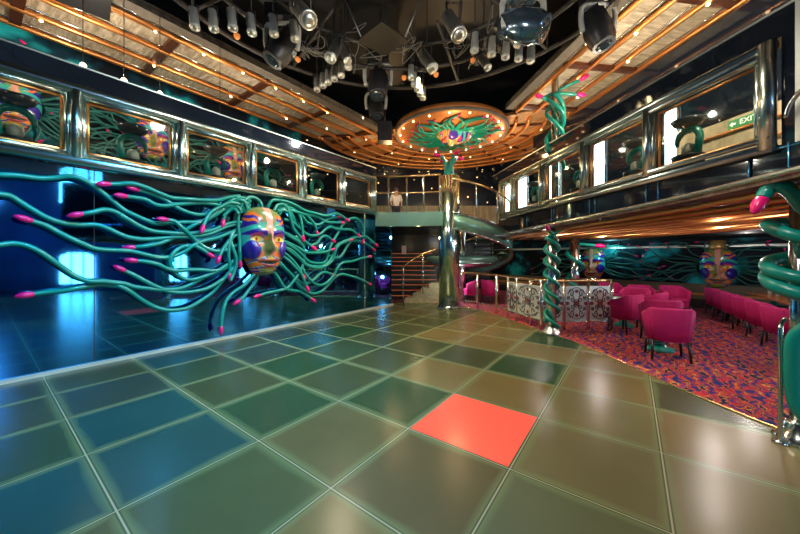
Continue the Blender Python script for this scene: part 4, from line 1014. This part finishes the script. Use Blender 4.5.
# ------------------------------------------------------------------ lights
def light(kind, loc, energy, col, size=.3, aimp=None, spot=None, blend=.6):
    ld = bpy.data.lights.new(kind.lower(), kind); ld.energy = energy; ld.color = col
    if kind == 'AREA': ld.size = size
    else: ld.shadow_soft_size = size
    if spot: ld.spot_size = math.radians(spot); ld.spot_blend = blend
    o = bpy.data.objects.new('rig_or_fill_light', ld); COL.objects.link(o); o.location = loc  # covers rig spots and added fill lights that have no fixture
    if aimp is not None: o.rotation_euler = (Vector(aimp)-Vector(loc)).to_track_quat('-Z', 'Y').to_euler()
    return o
WARM = (1,.82,.55)
light('SPOT', (0,5.5,6.0), 650, WARM, .12, (.8,5.5,0), 85)
light('SPOT', (2.2,4.6,5.9), 700, (1,.88,.66), .12, (1.6,2.2,0), 100)
light('SPOT', (.5,7.6,5.9), 1300, (1,.74,.36), .12, (1.0,9.0,0), 70)
light('SPOT', (-1,2.2,5.9), 2000, (.08,.55,1), .15, (-3.2,2.6,0), 85)
light('SPOT', (-.5,6.2,5.9), 300, (.45,.9,.9), .15, (-2.5,5.6,.5), 80)
light('SPOT', (1.5,3.0,5.6), 650, (.85,1,.95), .15, tuple(onL(170,235,WO)), 75)
light('SPOT', (2.2,7.0,5.7), 500, (1,.97,.92), .12, tuple(fc), 60)
light('POINT', (.4,3.8,5.0), 130, (1,.92,.8), .06)  # added fill over the dance floor, no fixture modelled
light('POINT', (-1.2,6.4,4.0), 120, (1,.8,.55), .06)
for p, e in ((L(-1.5,-7.6,4.7),150),(L(1.2,-7.6,4.7),150),(L(4.0,-7.6,4.7),90)): light('POINT', p, e, (1,.84,.64), .05)  # added points that brighten the left copper ceiling, no fittings there
for p, e in ((R(1.5,5.3,4.75),130),(R(3.8,5.3,4.75),130),(R(6.0,5.3,4.75),130),(R(8.4,5.3,4.75),60)): light('POINT', p, e, (1,.82,.58), .05)  # same added fill under the right copper ceiling
light('POINT', (1.75,10.0,4.9), 100, (1,.62,.28), .05); light('POINT', (3.8,11.5,4.9), 90, (1,.62,.28), .05); light('POINT', (-.4,11.8,4.9), 90, (1,.62,.28), .05)  # added warm fill below the medallion and copper rings
light('SPOT', (-.6,.4,5.9), 900, (1,.97,.9), .1, (3.3,2.7,1.0), 26)  # spot added to brighten the nearest snake column
for (x, y, e) in ((4.4,4.4,20),(5.6,5.6,28),(7.2,6.4,26),(6.4,3.4,18),(5.2,8.2,20),(8.2,7.4,12),(3.7,8.0,16)): light('POINT', (x,y,1.98), e*1.1, (1,.9,.84), .05)  # added lounge fill just under the soffit, without fittings
light('POINT', (7.4,11.0,1.9), 26, (.3,.9,1), .08)  # added to brighten the teal of the lounge mural
light('POINT', (2.0,12.6,2.2), 20, (1,.8,.5), .05); light('POINT', (.6,10.2,2.2), 12, (1,.75,.4), .05)
light('POINT', (5.0,-3.5,3.6), 420, (.35,.6,1), .2)  # added blue light on the rear walls, stands for porthole daylight
light('POINT', (1.9,10.2,.75), 25, (.8,1,.95), .05)  # added to brighten the canopy under the curving stair
light('SPOT', (.2,6.5,5.9), 260, (.8,1,.9), .12, (1.3,9.4,2.4), 40)
w = bpy.data.worlds.new('w'); sc.world = w; w.use_nodes = True; w.node_tree.nodes['Background'].inputs[0].default_value = (.16,.3,.42,1); w.node_tree.nodes['Background'].inputs[1].default_value = .3

cam = bpy.data.cameras.new('camera'); co = bpy.data.objects.new('camera', cam); COL.objects.link(co)
co.location = (0,0,H); co.rotation_euler = (PI/2,0,0); cam.sensor_width = 36; cam.lens = F/800*36; cam.shift_y = (CY-267)/800; cam.clip_start = .05; cam.clip_end = 100
sc.camera = co
sc.view_settings.view_transform = 'Standard'; sc.view_settings.look = 'None'; sc.view_settings.exposure = 0; sc.view_settings.gamma = 1
